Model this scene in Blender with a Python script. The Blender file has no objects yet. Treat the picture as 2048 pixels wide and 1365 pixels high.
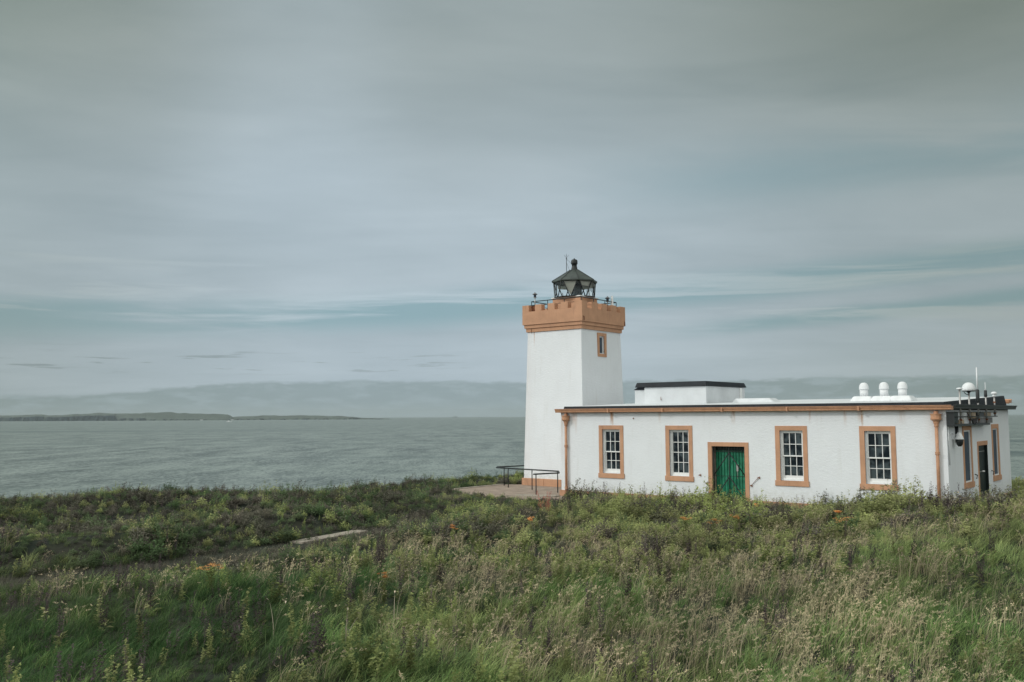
import bpy, math, random
from mathutils import Vector, Matrix, noise as mnoise
R = math.radians
sc = bpy.context.scene
COL = sc.collection
random.seed(7)

# ------------------------------------------------------------------ camera, world, sun, exposure
EYE = 3.27
cam_data = bpy.data.cameras.new('camera'); cam = bpy.data.objects.new('camera', cam_data); COL.objects.link(cam)
cam_data.sensor_width = 36.0; cam_data.lens = 32.41; cam_data.clip_start = 0.1; cam_data.clip_end = 90000
cam.matrix_world = Matrix.Translation((0, 0, EYE)) @ Matrix.Rotation(R(90 + 4.644), 4, 'X') @ Matrix.Rotation(R(-0.289), 4, 'Z')
sc.camera = cam
sc.view_settings.view_transform = 'Standard'; sc.view_settings.look = 'None'
sc.view_settings.gamma = 1; sc.view_settings.exposure = 0.0
sc.cycles.max_bounces = 5; sc.cycles.diffuse_bounces = 3; sc.cycles.glossy_bounces = 3
sc.cycles.transparent_max_bounces = 8; sc.cycles.volume_bounces = 0

SUN_EL = 31.0
SH = Vector((-0.973, -0.222)).normalized()
SUND = Vector((SH.x * math.cos(R(SUN_EL)), SH.y * math.cos(R(SUN_EL)), math.sin(R(SUN_EL))))
sl = bpy.data.lights.new('sun', 'SUN'); sun = bpy.data.objects.new('sun', sl); COL.objects.link(sun)
sl.energy = 1.15; sl.angle = R(2.0); sl.color = (1.0, 0.96, 0.91)
sun.rotation_euler = SUND.to_track_quat('Z', 'Y').to_euler()

def srgb(r, g, b, a=1.0):
    f = lambda c: (c / 255 / 12.92) if c / 255 <= 0.04045 else ((c / 255 + 0.055) / 1.055) ** 2.4
    return (f(r), f(g), f(b), a)

class NT:
    """small helper to write node trees"""
    def __init__(s, nt): s.nt = nt; s.nt.nodes.clear()
    def n(s, t, **k):
        nd = s.nt.nodes.new(t)
        ins = k.pop('ins', {})
        for a, b in k.items(): setattr(nd, a, b)
        for a, b in ins.items():
            if isinstance(b, (bpy.types.NodeSocket,)): s.nt.links.new(b, nd.inputs[a])
            else: nd.inputs[a].default_value = b
        return nd
    def link(s, a, b): s.nt.links.new(a, b)
    def m(s, op, a, b=0.0, c=None, clamp=False):
        nd = s.nt.nodes.new('ShaderNodeMath'); nd.operation = op; nd.use_clamp = clamp
        for i, v in enumerate((a, b) if c is None else (a, b, c)):
            if isinstance(v, bpy.types.NodeSocket): s.nt.links.new(v, nd.inputs[i])
            else: nd.inputs[i].default_value = v
        return nd.outputs[0]
    def mix(s, f, a, b, bt='MIX'):
        nd = s.nt.nodes.new('ShaderNodeMix'); nd.data_type = 'RGBA'; nd.blend_type = bt
        for i, v in ((0, f), (6, a), (7, b)):
            if isinstance(v, bpy.types.NodeSocket): s.nt.links.new(v, nd.inputs[i])
            else: nd.inputs[i].default_value = v
        return nd.outputs[2]
    def noise(s, vec, scale, detail=4, rough=0.55, dist=0.0, off=None):
        if off is not None:
            mp = s.n('ShaderNodeVectorMath', operation='ADD'); s.link(vec, mp.inputs[0]); mp.inputs[1].default_value = off; vec = mp.outputs[0]
        nd = s.n('ShaderNodeTexNoise', ins={'Scale': scale, 'Detail': detail, 'Roughness': rough, 'Distortion': dist})
        s.link(vec, nd.inputs['Vector']); return nd.outputs[0]
    def ramp(s, f, stops, interp='LINEAR'):
        nd = s.nt.nodes.new('ShaderNodeValToRGB'); s.link(f, nd.inputs[0]); cr = nd.color_ramp; cr.interpolation = interp
        while len(cr.elements) < len(stops): cr.elements.new(0.5)
        for e, (p, c) in zip(cr.elements, stops):
            e.position = p; e.color = c if not isinstance(c, (int, float)) else (c, c, c, 1)
        return nd.outputs[0]
    def scalevec(s, vec, v):
        mp = s.n('ShaderNodeVectorMath', operation='MULTIPLY'); s.link(vec, mp.inputs[0]); mp.inputs[1].default_value = v; return mp.outputs[0]
    def smooth(s, x, lo, hi):
        nd = s.nt.nodes.new('ShaderNodeMapRange'); nd.interpolation_type = 'SMOOTHSTEP'
        s.link(x, nd.inputs[0]); nd.inputs[1].default_value = lo; nd.inputs[2].default_value = hi
        nd.inputs[3].default_value = 0; nd.inputs[4].default_value = 1
        return nd.outputs[0]

def build_world():
    w = bpy.data.worlds.new('World'); sc.world = w; w.use_nodes = True
    T = NT(w.node_tree)
    geo = T.n('ShaderNodeTexCoord'); d = geo.outputs['Generated']
    sep = T.n('ShaderNodeSeparateXYZ'); T.link(d, sep.inputs[0]); X, Y, Z = sep.outputs
    # azimuth (degrees right of +Y) and elevation in degrees
    az = T.m('MULTIPLY', T.m('ARCTAN2', X, Y), 57.2958)
    el = T.m('MULTIPLY', T.m('ARCSINE', Z), 57.2958)
    sky = T.n('ShaderNodeTexSky', sky_type='NISHITA', sun_disc=False, sun_elevation=R(SUN_EL),
              sun_rotation=math.atan2(SUND.x, SUND.y), air_density=1.0, dust_density=3.0, ozone_density=1.0)
    clear = T.scalevec(sky.outputs[0], (0.085, 0.085, 0.085))
    # cloud-plane coordinates: high stratus sheet seen in perspective
    zz = T.m('ADD', T.m('MAXIMUM', Z, 0.0), 0.06)
    cv = T.n('ShaderNodeCombineXYZ'); T.link(T.m('DIVIDE', X, zz), cv.inputs[0]); T.link(T.m('DIVIDE', Y, zz), cv.inputs[1])
    P = cv.outputs[0]
    ang = T.n('ShaderNodeCombineXYZ'); T.link(T.m('MULTIPLY', az, 0.05), ang.inputs[0]); T.link(T.m('MULTIPLY', el, 0.27), ang.inputs[1])
    A = ang.outputs[0]
    n1 = T.noise(P, 0.35, 5, 0.55, 0.6)
    n2 = T.noise(A, 0.9, 5, 0.52, 0.7, (3.1, 7.7, 0))
    n3 = T.noise(A, 0.45, 3, 0.5, 0.3, (11.0, 2.0, 0))
    n4 = T.noise(T.scalevec(P, (0.6, 1.6, 1)), 0.8, 6, 0.62, 1.0, (5, 1, 0))
    # soft grey cloud sheet, varying between pale and grey
    f = T.m('ADD', T.m('MULTIPLY', n1, 0.40), T.m('ADD', T.m('MULTIPLY', n2, 0.20), T.m('ADD', T.m('MULTIPLY', n4, 0.15), T.m('MULTIPLY', n3, 0.25))))
    # brighter towards mid height; lens vignette put in as duller top and sides
    vig_top = T.m('ADD', T.smooth(el, 10.0, 24.0), 0.0)
    side = T.smooth(T.m('ABSOLUTE', T.m('SUBTRACT', az, -4.0)), 4.0, 34.0)
    t = T.m('ADD', T.m('MULTIPLY', vig_top, 0.55), T.m('MULTIPLY', side, 0.45))
    bl = T.m('MULTIPLY', T.m('SUBTRACT', 1.0, T.smooth(T.m('ABSOLUTE', T.m('ADD', az, 14.0)), 1.0, 10.0)), T.smooth(el, 8.0, 16.0))
    t = T.m('SUBTRACT', t, T.m('MULTIPLY', bl, 0.18), clamp=True)
    pale = T.mix(t, srgb(184, 199, 208), srgb(138, 146, 138))
    dark = T.mix(t, srgb(160, 176, 185), srgb(113, 125, 119))
    ff = T.ramp(f, [(0.38, 0.0), (0.58, 1.0)])
    cloud = T.mix(ff, dark, pale)
    # gaps where blue-green sky shows: a long low band and thinner ones
    wob = T.m('MULTIPLY', T.m('SUBTRACT', n3, 0.5), 2.2)
    def band(c0, slope, width, soft, edge):
        c = T.m('ADD', T.m('ADD', T.m('MULTIPLY', az, slope), c0), wob)
        dd = T.m('ABSOLUTE', T.m('SUBTRACT', el, c))
        b = T.m('SUBTRACT', 1.0, T.smooth(dd, width * 0.2, width + soft))
        br = T.smooth(T.m('ADD', n2, T.m('MULTIPLY', n4, 0.5)), 1.02 - edge, 0.66 - edge)
        return T.m('MULTIPLY', b, br)
    g1 = band(7.0, 0.055, 0.9, 0.7, -0.03)
    g2 = T.m('MULTIPLY', band(4.4, 0.06, 0.3, 0.5, -0.05), T.smooth(az, 6.0, 16.0))
    g3 = T.m('MULTIPLY', band(14.0, 0.03, 0.8, 2.5, 0.02), T.smooth(az, 0.0, 18.0))
    gap = T.m('MAXIMUM', g1, T.m('MAXIMUM', g2, T.m('MULTIPLY', g3, 0.6)))
    gapcol = T.mix(0.15, T.mix(side, srgb(146, 178, 188), srgb(130, 155, 157)), clear)
    skyc = T.mix(T.m('MULTIPLY', gap, 0.95), cloud, gapcol)
    # bright wisps along the gap
    wn = T.noise(T.scalevec(A, (0.55, 1.6, 1)), 1.6, 5, 0.6, 0.6, (1.7, 4.4, 0))
    wisp = T.m('MULTIPLY', T.smooth(wn, 0.50, 0.64), T.m('SUBTRACT', 1.0, T.smooth(T.m('ABSOLUTE', T.m('SUBTRACT', el, 7.0)), 0.8, 3.4)))
    skyc = T.mix(T.m('MULTIPLY', wisp, 0.7), skyc, T.mix(side, srgb(190, 205, 214), srgb(164, 174, 171)))
    low = T.m('MULTIPLY', T.smooth(el, 6.5, 2.5), 0.45)
    skyc = T.mix(low, skyc, T.mix(side, srgb(182, 197, 206), srgb(163, 174, 173)))
    # low grey cloud bank on the horizon with a ragged top
    A2 = T.n('ShaderNodeCombineXYZ'); T.link(T.m('MULTIPLY', az, 0.45), A2.inputs[0]); T.link(T.m('MULTIPLY', el, 1.7), A2.inputs[1]); A2 = A2.outputs[0]
    nb = T.noise(A2, 1.0, 6, 0.6, 0.0)
    nbl = T.noise(T.scalevec(A2, (0.18, 0, 0)), 1.0, 2, 0.5, 0.0, (2.2, 0, 0))
    top = T.m('ADD', T.m('ADD', 1.15, T.m('MULTIPLY', T.smooth(az, -29.0, -14.0), 0.95)), T.m('ADD', T.m('MULTIPLY', T.m('SUBTRACT', nb, 0.5), 0.9), T.m('MULTIPLY', T.m('SUBTRACT', nbl, 0.5), 0.5)))
    bank = T.m('SUBTRACT', 1.0, T.smooth(T.m('SUBTRACT', el, top), -0.12, 0.12))
    bankc = T.mix(T.smooth(el, 0.0, 1.2), T.mix(side, srgb(158, 175, 178), srgb(138, 152, 151)), T.mix(side, srgb(142, 159, 163), srgb(130, 145, 142)))
    bankc = T.mix(T.m('MULTIPLY', T.smooth(nb, 0.45, 0.65), 0.4), bankc, srgb(170, 186, 192))
    skyc = T.mix(T.m('MULTIPLY', bank, 0.85), skyc, bankc)
    # little dark scud clouds above the bank
    ns = T.noise(T.scalevec(A2, (0.36, 1.9, 1)), 1.1, 5, 0.62, 0.3, (9.5, 3.3, 0))
    sw = T.m('MULTIPLY', T.smooth(el, 2.4, 3.0), T.m('SUBTRACT', 1.0, T.smooth(el, 3.5, 4.3)))
    sc_ = T.m('MULTIPLY', T.m('MULTIPLY', T.smooth(ns, 0.565, 0.63), sw), T.m('ADD', 0.12, T.m('MULTIPLY', T.smooth(az, 0.0, -8.0), 0.88)))
    skyc = T.mix(T.m('MULTIPLY', sc_, 0.7), skyc, T.mix(side, srgb(140, 154, 158), srgb(126, 138, 138)))
    # unseen sky behind and overhead brightened as added fill, plus glow round the sun
    nd = T.n('ShaderNodeVectorMath', operation='NORMALIZE'); T.link(d, nd.inputs[0])
    dt = T.n('ShaderNodeVectorMath', operation='DOT_PRODUCT'); T.link(nd.outputs[0], dt.inputs[0]); dt.inputs[1].default_value = tuple(SUND)
    glow = T.smooth(dt.outputs['Value'], 0.25, 1.0)
    up = T.smooth(el, 26.0, 60.0)
    back = T.smooth(Y, 0.3, -0.5)
    k = T.m('ADD', 1.0, T.m('ADD', T.m('MULTIPLY', glow, 1.6), T.m('ADD', T.m('MULTIPLY', up, 0.95), T.m('MULTIPLY', back, 1.2))))
    skyc = T.mix(T.m('MAXIMUM', back, T.m('MULTIPLY', up, 0.6)), skyc, T.mix(0.5, skyc, (0.50, 0.48, 0.455, 1)))
    kv = T.n('ShaderNodeVectorMath', operation='SCALE'); T.link(skyc, kv.inputs[0]); T.link(k, kv.inputs['Scale'])
    bg = T.n('ShaderNodeBackground'); T.link(kv.outputs[0], bg.inputs[0]); bg.inputs[1].default_value = 1.0
    out = T.n('ShaderNodeOutputWorld'); T.link(bg.outputs[0], out.inputs[0])
build_world()

# ------------------------------------------------------------------ helpers
def tag(o, label=None, cat=None, group=None, kind=None):
    if label: o['label'] = label
    if cat: o['category'] = cat
    if group: o['group'] = group
    if kind: o['kind'] = kind
    return o

def empty(name, loc=(0, 0, 0), rz=0.0, parent=None):
    o = bpy.data.objects.new(name, None); COL.objects.link(o); o.location = loc; o.rotation_euler = (0, 0, rz)
    o.empty_display_size = 0.2
    if parent: o.parent = parent
    return o

class MB:
    def __init__(s): s.v = []; s.f = []; s.sm = []
    def add(s, vs, fs, smooth=False):
        b = len(s.v); s.v += [tuple(p) for p in vs]
        for f in fs: s.f.append(tuple(b + i for i in f)); s.sm.append(smooth)
        return s
    def quad(s, *p): return s.add(p, [tuple(range(len(p)))])
    def box(s, x0, x1, y0, y1, z0, z1):
        return s.add([(x0,y0,z0),(x1,y0,z0),(x1,y1,z0),(x0,y1,z0),(x0,y0,z1),(x1,y0,z1),(x1,y1,z1),(x0,y1,z1)],
                     [(0,3,2,1),(4,5,6,7),(0,1,5,4),(1,2,6,5),(2,3,7,6),(3,0,4,7)])
    def hexa(s, lo, hi):
        """lo, hi: 4 corner points each, counter-clockwise from above"""
        return s.add(list(lo) + list(hi), [(0,3,2,1),(4,5,6,7),(0,1,5,4),(1,2,6,5),(2,3,7,6),(3,0,4,7)])
    def tube(s, pts, r, n=8, cap=True):
        pts = [Vector(p) for p in pts]; rs = r if isinstance(r, (list, tuple)) else [r] * len(pts)
        rings = []
        for i, p in enumerate(pts):
            t = (pts[min(i+1, len(pts)-1)] - pts[max(i-1, 0)]).normalized()
            a = t.cross(Vector((0, 0, 1)))
            if a.length < 1e-3: a = t.cross(Vector((1, 0, 0)))
            a.normalize(); b = t.cross(a)
            rings.append([p + (a * math.cos(2*math.pi*k/n) + b * math.sin(2*math.pi*k/n)) * rs[i] for k in range(n)])
        vs = [q for rg in rings for q in rg]; fs = []
        for i in range(len(pts)-1):
            for k in range(n):
                fs.append((i*n+k, i*n+(k+1) % n, (i+1)*n+(k+1) % n, (i+1)*n+k))
        s.add(vs, fs, n > 5)
        if cap:
            b = len(s.v) - len(vs)
            s.f.append(tuple(b + k for k in range(n))[::-1]); s.sm.append(False)
            s.f.append(tuple(b + (len(pts)-1)*n + k for k in range(n))); s.sm.append(False)
        return s
    def lathe(s, prof, c=(0, 0, 0), n=20, smooth=True, phase=0.0):
        vs = []; fs = []
        for r, z in prof:
            for k in range(n):
                a = 2*math.pi*k/n + phase
                vs.append((c[0]+r*math.cos(a), c[1]+r*math.sin(a), c[2]+z))
        for i in range(len(prof)-1):
            for k in range(n):
                fs.append((i*n+k, i*n+(k+1) % n, (i+1)*n+(k+1) % n, (i+1)*n+k))
        fs.append(tuple(range(n))[::-1]); fs.append(tuple((len(prof)-1)*n + k for k in range(n)))
        s.add(vs, fs, smooth); return s
    def build(s, name, mat, parent=None, bevel=0.0, loc=None):
        me = bpy.data.meshes.new(name); me.from_pydata(s.v, [], s.f); me.update()
        me.polygons.foreach_set('use_smooth', s.sm)
        me.materials.append(mat)
        o = bpy.data.objects.new(name, me); COL.objects.link(o)
        if parent: o.parent = parent
        if loc: o.location = loc
        if bevel > 0:
            md = o.modifiers.new('bevel', 'BEVEL'); md.width = bevel; md.segments = 2; md.limit_method = 'ANGLE'; md.angle_limit = R(40)
        return o

def wall_cells(mb, P, a0, a1, b0, b1, holes, na=1, nb=1):
    """wall on the surface P(a, b), with rectangular holes (a0,a1,b0,b1) left open"""
    A = sorted({a0, a1, *[h[0] for h in holes], *[h[1] for h in holes]}); B = sorted({b0, b1, *[h[2] for h in holes], *[h[3] for h in holes]})
    for i in range(len(A)-1):
        for j in range(len(B)-1):
            ca, cb = (A[i]+A[i+1])/2, (B[j]+B[j+1])/2
            if any(h[0] < ca < h[1] and h[2] < cb < h[3] for h in holes): continue
            mb.quad(P(A[i], B[j]), P(A[i+1], B[j]), P(A[i+1], B[j+1]), P(A[i], B[j+1]))

def copy_tree(o, parent=None):
    c = o.copy(); COL.objects.link(c)
    if parent: c.parent = parent
    for ch in list(o.children): copy_tree(ch, c)
    return c

# ------------------------------------------------------------------ materials
def mat(name):
    m = bpy.data.materials.new(name); m.use_nodes = True
    return m, NT(m.node_tree)

def principled(T, col, rough=0.7, metal=0.0, bump=None, bstr=0.3, bdist=0.01, spec=0.4, **k):
    p = T.n('ShaderNodeBsdfPrincipled')
    for key, v in (('Base Color', col), ('Roughness', rough), ('Metallic', metal), ('Specular IOR Level', spec)):
        if isinstance(v, bpy.types.NodeSocket): T.link(v, p.inputs[key])
        else: p.inputs[key].default_value = v
    if bump is not None:
        b = T.n('ShaderNodeBump', ins={'Strength': bstr, 'Distance': bdist}); T.link(bump, b.inputs['Height']); T.link(b.outputs[0], p.inputs['Normal'])
    o = T.n('ShaderNodeOutputMaterial'); T.link(p.outputs[0], o.inputs[0]); return p

def simple(name, c, rough=0.6, metal=0.0, var=0.12, scale=6.0, bstr=0.25, bdist=0.004, dirt=None):
    m, T = mat(name); tc = T.n('ShaderNodeTexCoord').outputs['Object']
    n = T.noise(tc, scale, 5, 0.6); n2 = T.noise(tc, scale * 7, 3, 0.6)
    lo = tuple(x * (1 - var) for x in c[:3]) + (1,); hi = tuple(min(1, x * (1 + var)) for x in c[:3]) + (1,)
    col = T.mix(T.ramp(n, [(0.3, 0.0), (0.7, 1.0)]), lo, hi)
    if dirt: col = T.mix(T.m('MULTIPLY', T.smooth(n2, 0.52, 0.7), 0.5), col, dirt)
    principled(T, col, rough, metal, n2, bstr, bdist)
    return m

def harling(name, c, stains=()):
    """roughcast lime wall, painted white, with weather marks"""
    m, T = mat(name); tc = T.n('ShaderNodeTexCoord').outputs['Object']
    sep = T.n('ShaderNodeSeparateXYZ'); T.link(tc, sep.inputs[0])
    big = T.noise(tc, 0.9, 4, 0.6); mid = T.noise(T.scalevec(tc, (1, 1, 2.2)), 7.0, 5, 0.65, 0.4); fine = T.noise(tc, 38.0, 3, 0.6)
    col = T.mix(T.ramp(big, [(0.3, 0.0), (0.7, 1.0)]), tuple(x*0.94 for x in c[:3]) + (1,), c)
    col = T.mix(T.m('MULTIPLY', T.smooth(mid, 0.55, 0.75), 0.22), col, (c[0]*0.8, c[1]*0.8, c[2]*0.78, 1))
    vs = T.noise(T.scalevec(tc, (4, 4, 0.45)), 1.0, 4, 0.6)
    col = T.mix(T.m('MULTIPLY', T.smooth(vs, 0.54, 0.78), 0.14), col, (0.42, 0.40, 0.34, 1))
    foot = T.m('MULTIPLY', T.smooth(sep.outputs[2], 0.95, 0.2), T.smooth(mid, 0.35, 0.65))
    col = T.mix(T.m('MULTIPLY', foot, 0.35), col, (0.36, 0.36, 0.27, 1))
    for (u, w, z1, z0, st) in stains:
        w = w*1.7; z0 = z0 - 0.3 if z0 > 2 else z0       # rust runs: position along wall, width, top, bottom, strength
        du = T.m('ABSOLUTE', T.m('SUBTRACT', T.m('ADD', sep.outputs[0], T.m('MULTIPLY', T.m('SUBTRACT', fine, 0.5), 0.05)), u))
        a = T.m('SUBTRACT', 1.0, T.smooth(du, 0.0, w))
        b = T.smooth(sep.outputs[2], z0, z1 - 0.1)
        st_n = T.noise(T.scalevec(tc, (22, 22, 2.0)), 1.0, 4, 0.7)
        k = T.m('MULTIPLY', T.m('MULTIPLY', a, b), T.m('MULTIPLY', T.smooth(st_n, 0.34, 0.50), st), clamp=True)
        col = T.mix(k, col, (0.42, 0.22, 0.10, 1))
    h = T.m('ADD', T.m('MULTIPLY', mid, 0.8), T.m('MULTIPLY', fine, 0.35))
    principled(T, col, 0.85, 0.0, h, 0.5, 0.03)
    return m

ORANGE = (0.52, 0.29, 0.178, 1)
M = {}
M['wall'] = harling('white_harling', (0.78, 0.81, 0.845, 1), stains=[
    (0.62, 0.10, 3.42, 2.95, 0.55), (0.75, 0.06, 3.42, 2.6, 0.35), (2.45, 0.07, 3.42, 3.0, 0.85), (2.5, 0.05, 3.3, 2.85, 0.4),
    (7.6, 0.07, 3.42, 3.15, 0.6), (12.15, 0.035, 3.42, 2.9, 0.9), (12.1, 0.08, 3.42, 3.15, 0.5), (11.6, 0.05, 3.42, 3.05, 0.4), (0.03, 0.09, 3.42, 0.8, 0.3),
    (10.4, 0.04, 3.42, 3.2, 0.5), (13.4, 0.12, 3.42, 3.1, 0.25), (4.6, 0.05, 3.42, 3.2, 0.35), (14.4, 0.25, 3.42, 2.2, 0.18)])
M['tower_wall'] = harling('white_harling_tower', (0.78, 0.81, 0.845, 1), stains=[(-4.2, 0.03, 7.3, 6.7, 0.6), (-4.9, 0.5, 1.6, 0.3, 0.12)])
def m_orange():
    m, T = mat('ochre_masonry_paint'); tc = T.n('ShaderNodeTexCoord').outputs['Object']; c = ORANGE
    a = T.noise(tc, 1.6, 5, 0.6); b = T.noise(T.scalevec(tc, (7, 7, 0.9)), 1.0, 4, 0.65); f = T.noise(tc, 30, 3, 0.6)
    col = T.mix(T.ramp(a, [(0.3, 0.0), (0.7, 1.0)]), tuple(v*0.86 for v in c[:3]) + (1,), tuple(v*1.12 for v in c[:3]) + (1,))
    col = T.mix(T.m('MULTIPLY', T.smooth(b, 0.52, 0.72), 0.45), col, (0.33, 0.175, 0.115, 1))
    col = T.mix(T.m('MULTIPLY', T.smooth(f, 0.6, 0.75), 0.3), col, (0.62, 0.45, 0.33, 1))
    principled(T, col, 0.8, 0, f, 0.5, 0.012); return m
M['orange'] = m_orange()
M['orange_metal'] = simple('ochre_iron_paint', (0.50, 0.27, 0.16, 1), 0.5, 0, 0.16, 5, 0.2, 0.004, dirt=(0.25, 0.09, 0.05, 1))
M['bitumen'] = simple('black_bitumen', (0.009, 0.013, 0.019, 1), 0.65, 0, 0.5, 5, 0.7, 0.03)
M['black'] = simple('black_iron', (0.018, 0.022, 0.024, 1), 0.45, 0, 0.3, 8)
M['roof'] = simple('pale_roof_coat', (0.62, 0.645, 0.67, 1), 0.8, 0, 0.1, 1.2)
M['white'] = simple('white_gloss_paint', (0.78, 0.79, 0.79, 1), 0.4, 0, 0.05, 6, 0.1)
M['offwhite'] = simple('weathered_white_plastic', (0.72, 0.74, 0.76, 1), 0.5, 0, 0.08, 5)
M['green'] = simple('green_door_paint', (0.014, 0.20, 0.110, 1), 0.5, 0, 0.3, 5, 0.2, dirt=(0.03, 0.12, 0.07, 1))
M['dark_green'] = simple('dark_green_paint', (0.002, 0.010, 0.009, 1), 0.5, 0, 0.3, 5)
M['stone'] = simple('brown_stone', (0.20, 0.15, 0.12, 1), 0.85, 0, 0.3, 4, 0.5, 0.02)
M['stone_pale'] = simple('grey_brown_boards', (0.34, 0.27, 0.235, 1), 0.8, 0, 0.3, 6, 0.4, 0.01)
M['concrete'] = simple('weathered_concrete', (0.30, 0.235, 0.19, 1), 0.9, 0, 0.3, 1.8, 0.6, 0.03, dirt=(0.20, 0.15, 0.11, 1))
M['concrete_pale'] = simple('pale_concrete', (0.33, 0.29, 0.245, 1), 0.9, 0, 0.2, 2.5, 0.5, 0.02, dirt=(0.22, 0.18, 0.13, 1))
M['galv'] = simple('galvanised_steel', (0.42, 0.41, 0.40, 1), 0.45, 0.6, 0.2, 9)
M['rust'] = simple('rusted_steel', (0.20, 0.075, 0.035, 1), 0.8, 0.1, 0.3, 9)
M['grey_box'] = simple('grey_cabinet', (0.16, 0.155, 0.16, 1), 0.6, 0, 0.3, 4)
M['tan'] = simple('tan_cabinet', (0.42, 0.33, 0.24, 1), 0.7, 0, 0.15, 4)
M['room'] = simple('dark_room_plaster', (0.05, 0.055, 0.06, 1), 0.9)
def m_glass():
    m, T = mat('old_window_glass'); tc = T.n('ShaderNodeTexCoord').outputs['Object']
    n = T.noise(tc, 3.0, 2, 0.5)
    col = T.mix(T.smooth(n, 0.4, 0.62), (0.010, 0.016, 0.022, 1), (0.065, 0.085, 0.095, 1))  # paler patches put a varied reflection into the pane colour
    principled(T, col, 0.08, 0, n, 0.25, 0.02, 0.5); return m
M['glass'] = m_glass()
def m_lantern_glass():
    m, T = mat('lantern_glass')
    tr = T.n('ShaderNodeBsdfTransparent', ins={'Color': (0.97, 0.98, 0.98, 1)}); gl = T.n('ShaderNodeBsdfGlossy', ins={'Roughness': 0.03})
    fr = T.n('ShaderNodeFresnel', ins={'IOR': 1.45})
    mx = T.n('ShaderNodeMixShader'); T.link(T.m('MULTIPLY', fr.outputs[0], 0.5), mx.inputs[0]); T.link(tr.outputs[0], mx.inputs[1]); T.link(gl.outputs[0], mx.inputs[2])
    o = T.n('ShaderNodeOutputMaterial'); T.link(mx.outputs[0], o.inputs[0]); return m
M['lglass'] = m_lantern_glass()
M['side_glass'] = simple('sky_tint_glass', (0.05, 0.075, 0.105, 1), 0.7, 0, 0.3, 2.0)  # matte panes with the sky's blue-grey reflection put into their colour
def m_blind():
    m, T = mat('lantern_blind'); d = T.n('ShaderNodeBsdfDiffuse', ins={'Color': (0.72, 0.72, 0.64, 1)}); t = T.n('ShaderNodeBsdfTranslucent', ins={'Color': (0.75, 0.75, 0.68, 1)})
    mx = T.n('ShaderNodeMixShader'); mx.inputs[0].default_value = 0.5; T.link(d.outputs[0], mx.inputs[1]); T.link(t.outputs[0], mx.inputs[2])
    o = T.n('ShaderNodeOutputMaterial'); T.link(mx.outputs[0], o.inputs[0]); return m
M['lroof'] = simple('weathered_lantern_roof', (0.045, 0.056, 0.050, 1), 0.45, 0, 0.45, 4, 0.3)
M['blind_old'] = simple('grey_lantern_panel', (0.62, 0.62, 0.55, 1), 0.6, 0, 0.15, 3)
M['blind'] = m_blind()
M['lens'] = simple('dark_optic_housing', (0.035, 0.06, 0.07, 1), 0.3, 0, 0.4, 5)

# building frame: local x runs along the front wall, local y goes back, z = 0 at the ground
TH = R(38.5548)
BO = Vector((1.9932, 38.0, 0.0))
def L2W(u, v, z=0.0):
    return Vector((BO.x + u*math.cos(TH) + v*math.sin(TH), BO.y - u*math.sin(TH) + v*math.cos(TH), z))
Z0 = EYE   # the numbers below are heights relative to the eye, turned into heights above ground by adding Z0
LEN, DEP = 14.73, 9.49

# ------------------------------------------------------------------ terrain
def ss(x, a, b):
    t = max(0.0, min(1.0, (x - a) / (b - a))); return t * t * (3 - 2 * t)
EDGE = [(-60, 25), (-32, 30), (-19.5, 35.5), (-15, 38.5), (-10, 41.5), (-6, 44.5), (-1, 49.0), (4, 54), (12, 56), (20, 52), (26, 44), (40, 40), (70, 30)]
def edge_y(x):
    if x <= EDGE[0][0]: return EDGE[0][1]
    for (x0, y0), (x1, y1) in zip(EDGE, EDGE[1:]):
        if x <= x1: t = (x - x0) / (x1 - x0); return y0 + (y1 - y0) * t
    return EDGE[-1][1]
PATH = [(-13.0, 18.5), (-9.5, 21.2), (-7.0, 23.4), (-5.9, 25.1), (-4.35, 27.6), (-3.4, 30.5), (-2.9, 34.0), (-2.6, 38.0)]
def path_dist(x, y):
    best = (1e9, 0, 0)
    for (x0, y0), (x1, y1) in zip(PATH, PATH[1:]):
        dx, dy = x1-x0, y1-y0; t = max(0, min(1, ((x-x0)*dx + (y-y0)*dy) / (dx*dx+dy*dy)))
        px, py = x0+t*dx, y0+t*dy; d = math.hypot(x-px, y-py)
        if d < best[0]: best = (d, py, (x-x0)*dy - (y-y0)*dx)   # third > 0: right of the path
    return best
def building_dist(x, y):
    """distance outside of the building footprint (negative inside)"""
    dx, dy = x - BO.x, y - BO.y
    u = dx*math.cos(TH) - dy*math.sin(TH); v = dx*math.sin(TH) + dy*math.cos(TH)
    a = max(-u, u-LEN, -v, v-DEP); b = max(-4.85-u, u+1.25, 3.5-v, v-7.4)
    return min(a, b), u, v
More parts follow.
